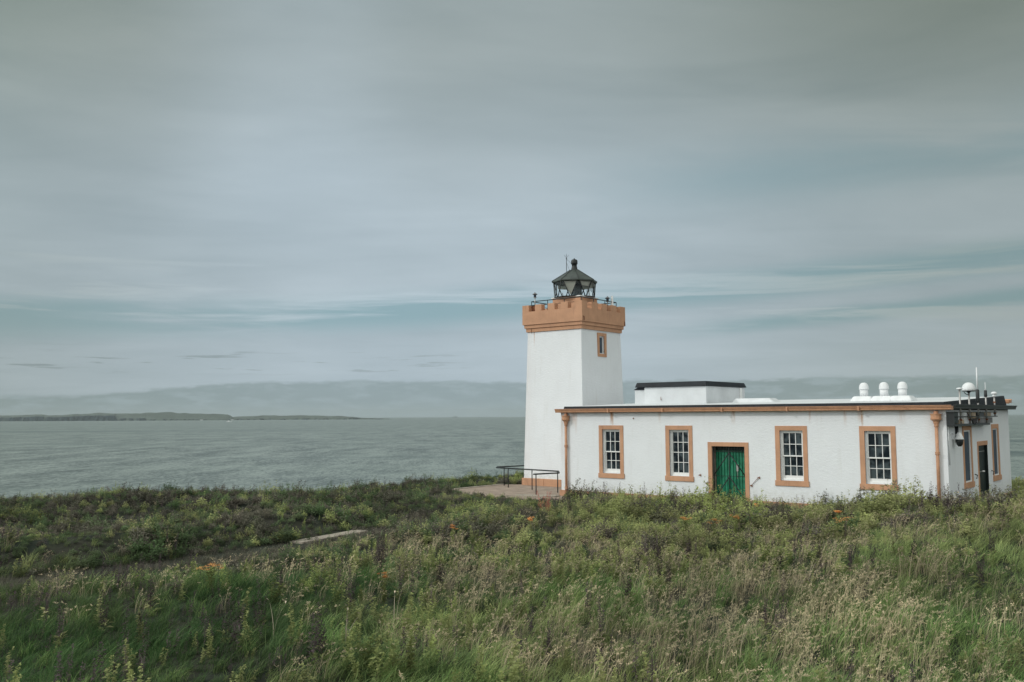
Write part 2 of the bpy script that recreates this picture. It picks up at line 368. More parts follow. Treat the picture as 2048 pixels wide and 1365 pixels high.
def ground(x, y):
    nz = mnoise.noise(Vector((x*0.09, y*0.09, 1.3))) * 0.38 + mnoise.noise(Vector((x*0.27, y*0.27, 4.3))) * 0.16
    damp = 1 - ss(8 - building_dist(x, y)[0], 0, 6.5)
    z = nz * (0.2 + 0.8*damp) * (1 - 0.75*ss(y, 26, 36))
    z += 1.5 * ss(10 - y, 0, 9)                       # the bank the photographer stands on
    z += 0.72 * ss(x, 5, 12) * ss(y, 13, 20) * (1 - ss(y, 25.0, 29.5)) * ss(building_dist(x, y)[0], 0.3, 2.6)
    z -= 0.25 * ss(-x, 3, 14) * (1 - ss(y, 28, 36))
    z += 0.16 * ss(-x, 1, 5) * ss(y, 27, 35) + 0.34 * ss(y, 40, 45) * ss(-x, -4, 0) * (1 - ss(-x, 9, 15)) * ss(max((x-BO.x)*math.sin(TH)+(y-BO.y)*math.cos(TH) - 4.6, -6.9 - ((x-BO.x)*math.cos(TH)-(y-BO.y)*math.sin(TH))), 0.0, 1.2)
    z += 0.30 * ss(-x, 7, 14) * ss(y, 28, 36) - 0.22 * ss(-x, 1, 4) * (1 - ss(-x, 9, 14)) * ss(y, 34, 40)
    pd, py, side = path_dist(x, y)
    if pd < 4.0 and y < 33:
        z_in = z
        bank_ = 0.45 * ss(pd, 0.6, 3.0) if side < 0 else 0.0
        z = z * ss(pd, 0.5, 4.0) - 0.1 * (1-ss(pd, 0.8, 3.0)) + bank_ * (1-ss(pd, 3.0, 4.0)) - 0.18 * ss(-x, 3, 14) * (1 - ss(pd, 0.5, 4))
        z += (z_in - z) * ss(y, 29, 33)
    e = edge_y(x) + mnoise.noise(Vector((x*0.2, 0, 9))) * 1.2
    if y > e - 6: z -= 0.35 * ss(y, e-6, e)
    if y > e: z -= min(36, (y - e) * 0.9 + 0.02 * (y-e)**2)
    return z

def build_ground():
    xs = [-300, -200, -140, -100, -80]; x = -62.0
    while x <= 72: xs.append(x); x += 0.8 if abs(x - 3) < 33 else 2.0
    xs += [90, 120, 170, 240, 320]
    ys = [-200, -100, -50, -25, -10, -4]; y = 0.0
    while y <= 62: ys.append(y); y += 0.6
    y = 62
    while y <= 110: y += 2.5; ys.append(y)
    mb = MB(); vs = []
    for yy in ys:
        for xx in xs: vs.append((xx, yy, max(-44, ground(xx, yy))))
    n = len(xs); fs = [(j*n+i, j*n+i+1, (j+1)*n+i+1, (j+1)*n+i) for j in range(len(ys)-1) for i in range(n-1)]
    mb.add(vs, fs, True)
    m, T = mat('meadow_soil'); P = T.n('ShaderNodeNewGeometry').outputs['Position']
    a = T.noise(P, 0.5, 5, 0.6); b = T.noise(P, 4.0, 5, 0.7)
    col = T.mix(T.smooth(a, 0.35, 0.65), (0.010, 0.018, 0.010, 1), (0.028, 0.026, 0.017, 1))
    col = T.mix(T.m('MULTIPLY', T.smooth(b, 0.45, 0.7), 0.6), col, (0.03, 0.038, 0.018, 1))
    nrm = T.n('ShaderNodeNewGeometry').outputs['Normal']; sp = T.n('ShaderNodeSeparateXYZ'); T.link(nrm, sp.inputs[0])
    col = T.mix(T.smooth(sp.outputs[2], 0.75, 0.5), col, (0.12, 0.09, 0.07, 1))
    principled(T, col, 0.95, 0, b, 0.8, 0.1)
    o = mb.build('ground', m); tag(o, kind='structure'); return o
build_ground()

SEA = -42.0
def build_sea():
    mb = MB(); n = 72; rs = [40, 120, 300, 700, 1500, 3000, 6000, 12000, 24000, 42000]
    vs = []
    for r in rs:
        for k in range(n): a = 2*math.pi*k/n; vs.append((r*math.cos(a), 40 + r*math.sin(a), 0))
    fs = [(i*n+k, i*n+(k+1) % n, (i+1)*n+(k+1) % n, (i+1)*n+k) for i in range(len(rs)-1) for k in range(n)]
    fs.append(tuple(range(n))); mb.add(vs, fs)
    m, T = mat('sea_water'); P = T.n('ShaderNodeNewGeometry').outputs['Position']
    # wind-driven waves come in crests lying across the view; several lengths of wave
    h1 = T.noise(T.scalevec(P, (0.10, 0.026, 1)), 1.0, 5, 0.75, 0.3)
    h2 = T.noise(T.scalevec(P, (0.42, 0.12, 1)), 1.0, 4, 0.75, 0.3, (4, 9, 0))
    h3 = T.noise(T.scalevec(P, (0.02, 0.005, 1)), 1.0, 6, 0.72, 0.2, (1, 5, 0))
    hh = T.m('ADD', T.m('MULTIPLY', h1, 0.65), T.m('ADD', T.m('MULTIPLY', h2, 1.25), T.m('MULTIPLY', h3, 0.9)))
    big = T.noise(T.scalevec(P, (0.0012, 0.0045, 1)), 1.0, 4, 0.6, 0.4, (0.4, 2.2, 0))
    streak = T.noise(T.scalevec(P, (0.00025, 0.0042, 1)), 1.0, 3, 0.55, 0.3, (7, 1.2, 0))
    c = T.mix(T.smooth(hh, 1.15, 1.65), (0.035, 0.055, 0.053, 1), (0.26, 0.305, 0.285, 1))  # wave glints and dark troughs put into the water colour
    c = T.mix(T.m('MULTIPLY', T.smooth(streak, 0.56, 0.64), 0.6), c, (0.05, 0.08, 0.08, 1))
    c = T.mix(T.m('MULTIPLY', T.smooth(big, 0.45, 0.7), 0.3), c, (0.24, 0.29, 0.265, 1))
    p = principled(T, c, 0.45, 0, hh, 0.6, 0.8, 0.4)
    o = mb.build('sea', m, loc=(0, 0, SEA)); tag(o, kind='structure')
build_sea()

# ------------------------------------------------------------------ far islands
def px_dir(px, py):
    """direction of a pixel of the 2048 wide photograph (used only to survey real places far off)"""
    v = cam.matrix_world.to_3x3() @ Vector(((px-1024)/1843.9, -(py-682.5)/1843.9, -1)); return v
def m_island(name, grass, rock):
    m, T = mat(name); g = T.n('ShaderNodeNewGeometry'); P = g.outputs['Position']
    sp = T.n('ShaderNodeSeparateXYZ'); T.link(g.outputs['Normal'], sp.inputs[0])
    a = T.noise(P, 0.004, 5, 0.6); b = T.noise(T.scalevec(P, (0.01, 0.01, 0.04)), 1.0, 5, 0.7)
    col = T.mix(T.smooth(a, 0.4, 0.65), grass, tuple(x*1.35 for x in grass[:3]) + (1,))
    rk = T.mix(T.smooth(b, 0.35, 0.65), rock, tuple(x*2.4 for x in rock[:3]) + (1,))
    col = T.mix(T.smooth(sp.outputs[2], 0.62, 0.45), col, rk)
    principled(T, col, 0.95, 0); return m
m_isl = m_island('island_turf', (0.062, 0.082, 0.070, 1), (0.012, 0.022, 0.028, 1))  # turf shifted bluer, some haze put into its colour
m_isl2 = m_island('island_turf_far', (0.15, 0.18, 0.19, 1), (0.13, 0.16, 0.18, 1))  # paler blue-grey copy, distance haze put into turf and rock colour
def island(name, dist, prof, cliff, m, base_px=840, depth=900, seed=1):
    """prof: list of (photo x, top y). Real land: seaward cliff or slope, flat-topped hills behind."""
    rows = 9; vs = []; xs = []
    for i in range(len(prof)-1):
        (x0, y0), (x1, y1) = prof[i], prof[i+1]; k = max(2, int((x1-x0)/4))
        for j in range(k): xs.append((x0+(x1-x0)*j/k, y0+(y1-y0)*ss(j/k, 0, 1)))
    xs.append(prof[-1])
    pts = []
    for (px, py) in xs:
        d = px_dir(px, 838.0); d = Vector((d.x, d.y, 0)); d /= d.y
        up = px_dir(px, py); up /= up.y
        front = d * dist
        hz = EYE + up.z * (dist + depth*0.5) - SEA
        hz = max(2.0, hz)
        cf = cliff(px)
        col = []
        for r in range(rows):
            t = r/(rows-1)
            if r == 0: dd, z = 0, -3
            elif r == 1: dd, z = 2 + (1-cf)*30, hz*cf*0.9
            else:
                s = (r-1)/(rows-2); dd = 30 + depth*s
                z = hz*cf*0.9 + (hz - hz*cf*0.9)*ss(s, 0, 0.55) if s < 0.6 else hz*(1-ss(s, 0.6, 1.0)) - 3*ss(s, .6, 1.)
            jit = mnoise.noise(Vector((px*0.15, r*1.7, seed))) * (60 if r < 2 else 20)
            q = d * (dist + dd + jit)
            z2 = z * (1 + 0.12*mnoise.noise(Vector((px*0.06, r*0.9, seed+5))))
            col.append((q.x, q.y, SEA + z2))
        pts.append(col)
    mb = MB(); n = rows
    mb.add([p for c_ in pts for p in c_], [(i*n+r, (i+1)*n+r, (i+1)*n+r+1, i*n+r+1) for i in range(len(pts)-1) for r in range(rows-1)])
    o = mb.build(name, m); tag(o, kind='structure'); return o
island('hills', 14500, [(-60, 834), (0, 831.5), (40, 831.5), (75, 829), (110, 831.5), (150, 829), (200, 826.3), (245, 828), (285, 827.3), (325, 824.6), (365, 827), (410, 828.5), (455, 829.3), (462, 832), (470, 839.5)],
       lambda px: 0.75 if px < 230 else (0.35 if px < 290 else 0.18), m_isl, seed=1)
island('hills', 15500, [(440, 839), (452, 835), (480, 833.5), (530, 831.2), (560, 832), (590, 831), (680, 832.3), (700, 834), (740, 837), (775, 837.6), (784, 839.2)],
       lambda px: 0.3 if px < 700 else 0.75, m_isl, seed=2)
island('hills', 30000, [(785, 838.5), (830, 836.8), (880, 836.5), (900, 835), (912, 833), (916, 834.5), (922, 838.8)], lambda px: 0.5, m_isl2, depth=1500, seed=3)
for i, (px, py, lab) in enumerate([(403, 838.0, 'tiny white farmhouse on the shore of the long island'), (464, 838.3, 'tiny white cottage at the foot of the island headland')]):
    d = px_dir(px, 839); d /= d.y; q = d * 14300; h = 26
    hs = empty('island_house', (q.x, q.y, SEA), 0.2); tag(hs, lab, 'house', 'houses on the far island')
    MB().box(-20, 20, -7, 7, 3, 12).build('wall', M['white'], hs)
    MB().add([(-21, -8, 12), (21, -8, 12), (21, 8, 12), (-21, 8, 12), (-21, 0, 18), (21, 0, 18)], [(0, 1, 5, 4), (2, 3, 4, 5), (0, 4, 3), (1, 2, 5), (0, 3, 2, 1)]).build('roof', M['bitumen'], hs)
d = px_dir(458, 844.5); t = (SEA - EYE) / d.z; q = d * t
bt = empty('boat', (q.x, q.y, SEA), 0.1); tag(bt, 'small white ferry boat on the water below the island headland', 'boat')
k = 1.9
hull = MB()
pr = [(-14, 0.2, 2.6), (-12, 2.6, 2.2), (-4, 3.4, 1.9), (6, 3.0, 2.2), (12, 1.2, 3.0), (15, 0.05, 3.6)]
vs = []
for (x, w_, h_) in pr: vs += [(x*k, -w_*k, h_*k), (x*k, -w_*0.6*k, -0.5*k), (x*k, w_*0.6*k, -0.5*k), (x*k, w_*k, h_*k)]
fs = []
for i in range(len(pr)-1):
    for j in range(4): fs.append((i*4+j, i*4+(j+1) % 4, (i+1)*4+(j+1) % 4, (i+1)*4+j))
fs += [(0, 1, 2, 3), tuple(20+j for j in range(4))]
hull.add(vs, fs).build('hull', M['white'], bt)
MB().box(-8*k, 2*k, -2.2*k, 2.2*k, 1.8*k, 5.2*k).box(-3*k, 1.5*k, -1.6*k, 1.6*k, 5.2*k, 7*k).build('cabin', M['white'], bt, 0.1)
MB().tube([(-1*k, 0, 6.8*k), (-1*k, 0, 11*k)], 0.15*k).build('mast', M['white'], bt)

# ------------------------------------------------------------------ the low keepers' building
house = empty('keepers_building', BO, -TH)
tag(house, 'long low white flat-roofed building with ochre window surrounds beside the tower', 'building')
ZR = Z0
ztop = Z0 + 0.12; zpl = 0.255
WINS = [(1.850, 2.983), (4.840, 5.966), (9.156, 10.296), (12.047, 13.194)]
zw1, zw0 = Z0 - 0.391, Z0 - 2.453
holes = [(a+0.165, b-0.155, zw0+0.185, zw1-0.16) for a, b in WINS]
door_h = (6.74, 8.01, 0.06, Z0-1.135)
mb = MB()
wall_cells(mb, lambda a, b: (a, 0, b), 0, LEN, zpl, ztop, holes + [door_h])
SW = [(1.943, 3.196), (6.302, 7.496)]
sholes = [(a+0.15, b-0.15, zw0+0.185, zw1-0.16) for a, b in SW]
sdoor = (4.07, 5.56, 0.06, Z0-1.11)
wall_cells(mb, lambda a, b: (LEN, a, b), 0, DEP, zpl, ztop, sholes + [sdoor])
zb0, zb1 = Z0+0.36, Z0+0.66   # roof line front and back
mb.quad((0, DEP, 0), (0, DEP, ztop), (0, 0, ztop), (0, 0, 0))
mb.quad((LEN, DEP, 0), (LEN, DEP, ztop), (0, DEP, ztop), (0, DEP, 0))
for (a, b, c_, d_) in holes:        # reveals of the front openings
    dp = 0.24
    mb.quad((a, 0, c_), (a, 0, d_), (a, dp, d_), (a, dp, c_)); mb.quad((b, 0, d_), (b, 0, c_), (b, dp, c_), (b, dp, d_))
    mb.quad((a, 0, d_), (b, 0, d_), (b, dp, d_), (a, dp, d_)); mb.quad((b, 0, c_), (a, 0, c_), (a, dp, c_), (b, dp, c_))
for (a, b, c_, d_) in sholes:
    dp = LEN-0.2
    mb.quad((LEN, a, c_), (LEN, a, d_), (dp, a, d_), (dp, a, c_)); mb.quad((LEN, b, d_), (LEN, b, c_), (dp, b, c_), (dp, b, d_))
    mb.quad((LEN, a, d_), (LEN, b, d_), (dp, b, d_), (dp, a, d_)); mb.quad((LEN, b, c_), (LEN, a, c_), (dp, a, c_), (dp, b, c_))
mb.build('wall', M['wall'], house)
# plinth
MB().box(-0.06, door_h[0]-0.17, -0.06, 0.0, 0, zpl).box(door_h[1]+0.15, LEN+0.06, -0.06, 0.0, 0, zpl)\
    .box(LEN, LEN+0.06, 0.003, sdoor[0]-0.1, 0, zpl).box(LEN, LEN+0.06, sdoor[1], DEP, 0, zpl).box(-0.06, 0, 0.003, DEP, 0, zpl).build('plinth', M['orange'], house, 0.008)
# wall strips below openings and behind plinth
MB().box(0.001, door_h[0]-0.17, 0.003, 0.05, 0, zpl+.0).box(door_h[1]+0.15, LEN-0.001, 0.003, 0.05, 0, zpl).build('footing', M['stone'], house)

def surround(a, b, z0, z1, op, axis='front', sill=True):
    """painted flat margin round an opening, proud of the wall; op = (a0,a1,z0,z1) of the opening"""
    p = 0.022; m_ = MB()
    def bx(a0, a1, zz0, zz1, pr=p):
        if axis == 'front': m_.box(a0, a1, -pr, 0.05, zz0, zz1)
        else: m_.box(LEN-0.05, LEN+pr, a0, a1, zz0, zz1)
    bx(a, op[0], op[2], z1); bx(op[1], b, op[2], z1); bx(op[0], op[1], op[3], z1)
    return m_.build('surround', M['orange'], house, 0.004), bx, m_

def sash_window(i, a, b, op, split=True):
    o, bx, _ = surround(a, b, zw0, zw1, op)
    sm = MB().box(a-0.03, b+0.03, -0.045, 0.05, zw0, op[2]); s_ = sm.build('sill', M['orange'], house, 0.006)
    w = empty('window', (0, 0, 0), 0, house)
    x0, x1, z0, z1 = op; y0 = 0.085
    fr = MB(); t = 0.05
    fr.box(x0, x0+t, y0, y0+0.11, z0, z1).box(x1-t, x1, y0, y0+0.11, z0, z1).box(x0+t, x1-t, y0, y0+0.11, z1-t, z1).box(x0+t, x1-t, y0, y0+0.11, z0, z0+0.06)
    fr.build('frame', M['white'], w, 0.004)
    zm = z0 + (z1-z0)*0.49
    a0, a1 = x0+t, x1-t
    def sash(zz0, zz1, y, rows, bot):
        m_ = MB(); st = 0.035
        m_.box(a0, a0+st, y, y+0.04, zz0, zz1).box(a1-st, a1, y, y+0.04, zz0, zz1)
        m_.box(a0+st, a1-st, y, y+0.04, zz1-0.04, zz1).box(a0+st, a1-st, y, y+0.04, zz0, zz0+bot)
        cw = (a1-a0-2*st)/3
        for k in (1, 2): m_.box(a0+st+cw*k-0.011, a0+st+cw*k+0.011, y+0.006, y+0.034, zz0+bot, zz1-0.04)
        rh = (zz1-0.04-zz0-bot)/rows
        for k in range(1, rows): m_.box(a0+st, a1-st, y+0.003, y+0.037, zz0+bot+rh*k-0.011, zz0+bot+rh*k+0.011)
        s2 = m_.build('sash', M['white'], w)
        g = MB().quad((a0+st, y+0.03, zz0+bot), (a1-st, y+0.03, zz0+bot), (a1-st, y+0.03, zz1-0.04), (a0+st, y+0.03, zz1-0.04)).build('pane', M['glass'], w)
    if split:
        sash(zm-0.02, z1-t, y0+0.012, 2, 0.045); sash(z0+0.06, zm+0.02, y0+0.058, 2, 0.11)
    else:
        sash(z0+0.06, z1-t, y0+0.02, 4, 0.07)
for i, ((a, b), op) in enumerate(zip(WINS, holes)): sash_window(i, a, b, op, split=(i != 1))
for i, ((a, b), op) in enumerate(zip(SW, sholes)):
    surround(a, b, zw0, zw1, op, 'side')
    MB().box(LEN-0.05, LEN+0.05, a-0.03, b+0.03, zw0, op[2]).build('sill', M['orange'], house, 0.006)
    w = empty('window', (0, 0, 0), 0, house); y0, y1, z0, z1 = op; t = 0.045; x = LEN-0.012
    MB().box(x-0.05, x, y0, y0+t, z0, z1).box(x-0.05, x, y1-t, y1, z0, z1).box(x-0.05, x, y0+t, y1-t, z1-t, z1).box(x-0.05, x, y0+t, y1-t, z0, z0+t).build('frame', M['white'], w)
    MB().quad((x-0.03, y0+t, z0+t), (x-0.03, y1-t, z0+t), (x-0.03, y1-t, z1-t), (x-0.03, y0+t, z1-t)).build('pane', M['side_glass'], w)

# front door: surround, deep reveal, green boarded door, iron gate
x0, x1, z0, z1 = door_h
o = MB().box(x0-0.16, x0, -0.025, 0.03, 0, z1+0.15).box(x1, x1+0.15, -0.025, 0.03, 0, z1+0.15).box(x0, x1, -0.025, 0.03, z1, z1+0.15).build('surround', M['orange'], house, 0.005)
rv = MB(); dp = 0.36
rv.quad((x0, 0.03, 0), (x0, 0.03, z1), (x0, dp, z1), (x0, dp, 0)); rv.quad((x1, 0.03, z1), (x1, 0.03, 0), (x1, dp, 0), (x1, dp, z1)); rv.quad((x0, 0.03, z1), (x1, 0.03, z1), (x1, dp, z1), (x0, dp, z1)); rv.quad((x0, 0, 0.06), (x1, 0, 0.06), (x1, dp, 0.06), (x0, dp, 0.06))
rv.build('door_reveal', M['stone_pale'], house)
dr = empty('door', (0, 0, 0), 0, house); dr['label'] = 'bright green boarded front door behind a black iron gate'
bd = MB(); nb_ = 11; wv = (x1-x0)/nb_
for k in range(nb_): bd.box(x0+wv*k+0.014, x0+wv*(k+1)-0.014, dp-0.075, dp-0.02, 0.06, z1-0.16)
bd.box(x0, x1, dp-0.04, dp, 0.06, z1-0.16)
bd.build('door_leaf', M['green'], dr, 0.006)
MB().box(x0, x1, dp-0.05, dp, z1-0.16, z1).build('transom', M['dark_green'], dr)
MB().tube([(7.60, dp-0.10, Z0-2.30), (7.60, dp-0.10, Z0-1.85)], 0.012).box(7.565, 7.635, dp-0.12, dp-0.07, Z0-2.03, Z0-1.78).build('handle', M['galv'], dr, 0.004)
gt = MB(); y = 0.07; cxm = 7.37; rr = 0.02
def bar(pa, pb, r=rr): gt.tube([(pa[0], y, pa[1]), (pb[0], y, pb[1])], r, 6)
ap, lo, ap2 = Z0-1.34, Z0-2.2, Z0-2.2
bar((cxm, z1-0.02), (cxm, 0.08)); bar((x0+0.03, z1-0.02), (x0+0.03, 0.08)); bar((x1-0.03, z1-0.02), (x1-0.03, 0.08))
bar((x0, ap+0.02), (x1, ap+0.02), 0.013); bar((x0, ap2), (x1, ap2), 0.010); bar((x0, 0.12), (x1, 0.12))
for s_ in (-1, 1):
    bar((cxm, ap-0.02), (cxm+s_*0.62, lo)); bar((cxm, ap2-0.02), (cxm+s_*0.62, 0.2))
for k in range(1, 12): 
    xx = x0 + (x1-x0)*k/12; bar((xx, z1-0.02), (xx, ap+0.02), 0.005)
gt.build('gate', M['black'], house)

# side door
y0, y1, z0, z1 = sdoor
MB().box(LEN-0.02, LEN+0.025, y0-0.1, y1-0.04, z1, z1+0.15).box(LEN-0.02, LEN+0.025, y0-0.1, y0, 0, z1).build('surround', M['orange'], house, 0.005)
rv = MB(); X1 = LEN-0.13
rv.quad((LEN, y0, 0), (LEN, y0, z1), (X1, y0, z1), (X1, y0, 0)); rv.quad((LEN, y1, z1), (LEN, y1, 0), (X1, y1, 0), (X1, y1, z1)); rv.quad((LEN, y0, z1), (LEN, y1, z1), (X1, y1, z1), (X1, y0, z1))
rv.build('door_reveal', M['dark_green'], house)
sd = empty('door', (0, 0, 0), 0, house); sd['label'] = 'very dark green side door with pale strap hinges'
bd = MB(); nb_ = 9; wv = (y1-y0)/nb_
for k in range(nb_): bd.box(X1+0.01, X1+0.04, y0+wv*k+0.006, y0+wv*(k+1)-0.006, 0.05, z1)
bd.box(X1-0.02, X1+0.02, y0, y1, 0.05, z1); bd.build('door_leaf', M['dark_green'], sd, 0.004)
for zz in (z1-0.22, Z0-2.03): MB().box(X1+0.04, X1+0.055, y0+0.25, y1-0.15, zz-0.008, zz+0.008).build('hinge', M['galv'], sd)
MB().lathe([(0.0, 0), (0.05, 0.01), (0.06, 0.04), (0.03, 0.06)], (X1+0.07, y0+0.95, Z0-2.06), 10).build('handle', M['white'], sd)

# gutters: half-round with moulded face, front, side (shade put into its black) and rear end
def gutter(mb, p0, p1, outw, zt):
    """profile swept from p0 to p1 (2-D), outw = unit vector away from wall"""
    prof = [(0.0, -0.15), (0.215, -0.15), (0.235, -0.135), (0.24, -0.085), (0.26, -0.07), (0.265, -0.03), (0.29, -0.02), (0.29, 0.0), (0.25, 0.0), (0.22, -0.03), (0.0, -0.03)]
    d = Vector((p1[0]-p0[0], p1[1]-p0[1])); d.normalize(); vs = []
    for (px, py), sgn in ((p0, -1), (p1, 1)):
        for (o_, z_) in prof: vs.append((px+outw[0]*o_ + d.x*sgn*o_*0.0, py+outw[1]*o_ + d.y*sgn*o_*0.0, zt+z_))
    n = len(prof); fs = [(i, (i+1) % n, n+(i+1) % n, n+i) for i in range(n)]; fs += [tuple(range(n)), tuple(range(n, 2*n))[::-1]]
    mb.add(vs, fs)
zt = Z0+0.27
g = MB(); gutter(g, (-0.12, 0.0), (LEN+0.22, 0.0), (0, -1), zt)
gu = g.build('gutter', M['orange_metal'], house)
for k in range(5):
    xx = 2.45 + k*2.42; MB().box(xx-0.03, xx+0.03, -0.298, -0.02, zt-0.158, zt-0.004).build('gutter_joint', M['orange_metal'], gu, 0.006)
g = MB(); gutter(g, (LEN, 0.02), (LEN, DEP+0.25), (1, 0), zt+0.03); o = g.build('gutter', M['black'], house); o['label'] = 'ochre gutter along the side wall, shade put into its dark colour'
g = MB(); gutter(g, (-0.1, DEP), (LEN+0.10, DEP), (0, 1), Z0+0.56); g.build('gutter', M['orange_metal'], house)
MB().box(LEN-0.1, LEN+0.06, DEP-0.12, DEP-0.002, Z0+0.38, Z0+0.52).build('gutter_bracket', M['orange_metal'], house)
# fascia (black felt upstand) with a roof that rises to the back
f0 = 0.1
def rz(v): return zb0 + (zb1-zb0)*v/DEP
MB().hexa([(f0, 0.0, ztop), (LEN-0.0, 0.0, ztop), (LEN-0.0, 0.1, ztop), (f0, 0.1, ztop)], [(f0+0.04, 0.03, zb0+0.01), (LEN-0.03, 0.03, zb0+0.01), (LEN-0.03, 0.12, zb0+0.01), (f0+0.04, 0.12, zb0+0.01)]).build('fascia', M['bitumen'], house, 0.015)
MB().hexa([(LEN-0.1, 0.1, ztop), (LEN+0.004, 0.0, ztop), (LEN+0.004, DEP-0.02, ztop), (LEN-0.1, DEP-0.02, ztop)],
          [(LEN-0.12, 0.12, zb0+0.012), (LEN-0.03, 0.03, zb0+0.012), (LEN-0.03, DEP-0.45, zb1+0.025), (LEN-0.12, DEP-0.45, zb1+0.025)]).build('fascia', M['bitumen'], house, 0.02)
MB().hexa([(f0, 0.1, ztop-0.1), (LEN-0.1, 0.1, ztop-0.1), (LEN-0.1, DEP, ztop-0.1), (f0, DEP, ztop-0.1)],
          [(f0+0.02, 0.12, zb0), (LEN-0.12, 0.12, zb0), (LEN-0.12, DEP-0.4, zb1), (f0, DEP-0.4, zb1)]).build('roof', M['roof'], house)

# raised roof block with felt cap
pb = empty('roof_turret', (0, 0, 0), 0, house)
pz0, pz1, pc = Z0+0.40, Z0+1.17, Z0+1.37
MB().box(2.19, 5.05, 3.0, 6.65, pz0, pz1).box(1.65, 2.19, 3.12, 6.5, pz0, Z0+1.07).build('wall', M['roof'], pb, 0.02)
MB().box(5.052, 5.10, 6.1, 6.3, pz0, pz1-0.02).build('pilaster', M['white'], pb, 0.01)
cp = MB()
cp.hexa([(1.78, 2.9, pz1), (5.12, 2.9, pz1), (5.12, 6.72, pz1), (1.78, 6.72, pz1)], [(1.84, 2.98, pc), (5.05, 2.98, pc), (5.05, 6.62, pc), (1.84, 6.62, pc)])
cp.add([(1.6, 3.08, Z0+1.07), (2.188, 3.08, Z0+1.07), (2.188, 6.55, Z0+1.07), (1.6, 6.55, Z0+1.07), (1.79, 3.08, pz1-0.003), (2.188, 3.08, pz1-0.003), (2.188, 6.55, pz1-0.003), (1.79, 6.55, pz1-0.003)],
       [(0, 3, 2, 1), (4, 5, 6, 7), (0, 1, 5, 4), (1, 2, 6, 5), (2, 3, 7, 6), (3, 0, 4, 7)])
cp.build('roof', M['bitumen'], pb, 0.02)
MB().tube([(3.0, 2.98, Z0+0.62), (3.02, 2.93, Z0+0.68), (3.02, 2.93, Z0+0.76)], 0.015, 6).build('hook', M['rust'], pb)
MB().hexa([(5.6, 4.0, pz0), (7.6, 4.0, pz0), (7.6, 5.0, pz0), (5.6, 5.0, pz0)], [(5.75, 4.15, Z0+0.66), (7.2, 4.15, Z0+0.66), (7.2, 4.85, Z0+0.66), (5.75, 4.85, Z0+0.66)]).build('roof_hatch', M['roof'], house, 0.04)

# three domed roof vents
def roof_vent(u, v):
    e = empty('roof_vent', (u, v, Z0+0.44), 0, house)
    MB().hexa([(-0.42, -0.42, 0), (0.42, -0.42, 0), (0.42, 0.42, 0), (-0.42, 0.42, 0)], [(-0.30, -0.30, 0.20), (0.30, -0.30, 0.20), (0.30, 0.30, 0.20), (-0.30, 0.30, 0.20)]).build('vent_curb', M['offwhite'], e, 0.05)
    MB().lathe([(0.145, 0.19), (0.145, 0.45)], n=24).build('vent_pipe', M['offwhite'], e)
    MB().lathe([(0.165, 0.44), (0.17, 0.46), (0.165, 0.47), (0.162, 0.54), (0.145, 0.61), (0.105, 0.665), (0.05, 0.69), (0.0, 0.695)], n=24).build('vent_dome', M['offwhite'], e)
for u in (11.29, 11.99, 12.62): roof_vent(u, 3.0)

# rainwater pipes with hopper heads
def downpipe(u):
    e = empty('downpipe', (u, -0.095, 0), 0, house)
    MB().tube([(0, 0, 0.05), (0, 0, Z0-0.25)], 0.052, 12).build('pipe', M['orange_metal'], e)
    for zz in (Z0-1.23, 0.35, Z0-0.36): MB().lathe([(0.058, -0.05), (0.072, -0.045), (0.072, -0.02), (0.06, 0.0), (0.072, 0.02), (0.072, 0.045), (0.058, 0.05)], (0, 0, zz), 12).build('collar', M['orange_metal'], e)
    MB().lathe([(0.055, -0.33), (0.085, -0.30), (0.09, -0.24), (0.165, -0.18), (0.17, -0.15), (0.155, -0.145), (0.155, -0.03), (0.175, -0.025), (0.175, 0.0), (0.07, 0.005), (0.065, 0.09)], (0, 0, Z0-0.0), 12, False, R(15)).build('hopper_head', M['orange_metal'], e)
downpipe(0.31); downpipe(14.455)
# iron wall anchors with tie rods beside the door
for (u, z) in ((6.24, Z0-2.2), (6.51, Z0-2.48), (8.23, Z0-2.5), (8.52, Z0-2.21)):
    an = MB(); an.add([(u-0.05, -0.06, z), (u+0.05, -0.03, z+0.05), (u+0.05, -0.03, z-0.04), (u+0.03, 0.0, z)], [(0, 1, 2), (0, 3, 1), (0, 2, 3), (1, 3, 2)])
    if u > 8.4: an.tube([(8.25, -0.03, Z0-2.48), (8.5, -0.03, Z0-2.22)], 0.009, 6)
    an.build('wall_anchor', M['rust'], house)
for vv in (3.47, 6.04): MB().tube([(LEN, vv, Z0-2.05), (LEN+0.08, vv, Z0-2.08), (LEN+0.05, vv, Z0-2.2)], 0.02, 6).build('wall_hook', M['black'], house)
MB().tube([(LEN+0.03, 0.05, Z0+0.05), (LEN+0.03, 0.05, Z0-0.3), (LEN+0.03, 0.05, Z0-0.62), (LEN+0.03, 0.08, Z0-1.6)], 0.018, 6).tube([(LEN+0.03, 0.08, Z0-0.66), (LEN+0.03, 0.62, Z0-0.62)], 0.014, 6).build('cable_pipe', M['offwhite'], house)
MB().tube([(3.45, -0.01, Z0-0.1), (3.46, -0.03, Z0-0.14)], 0.02, 6).build('hook', M['rust'], house)

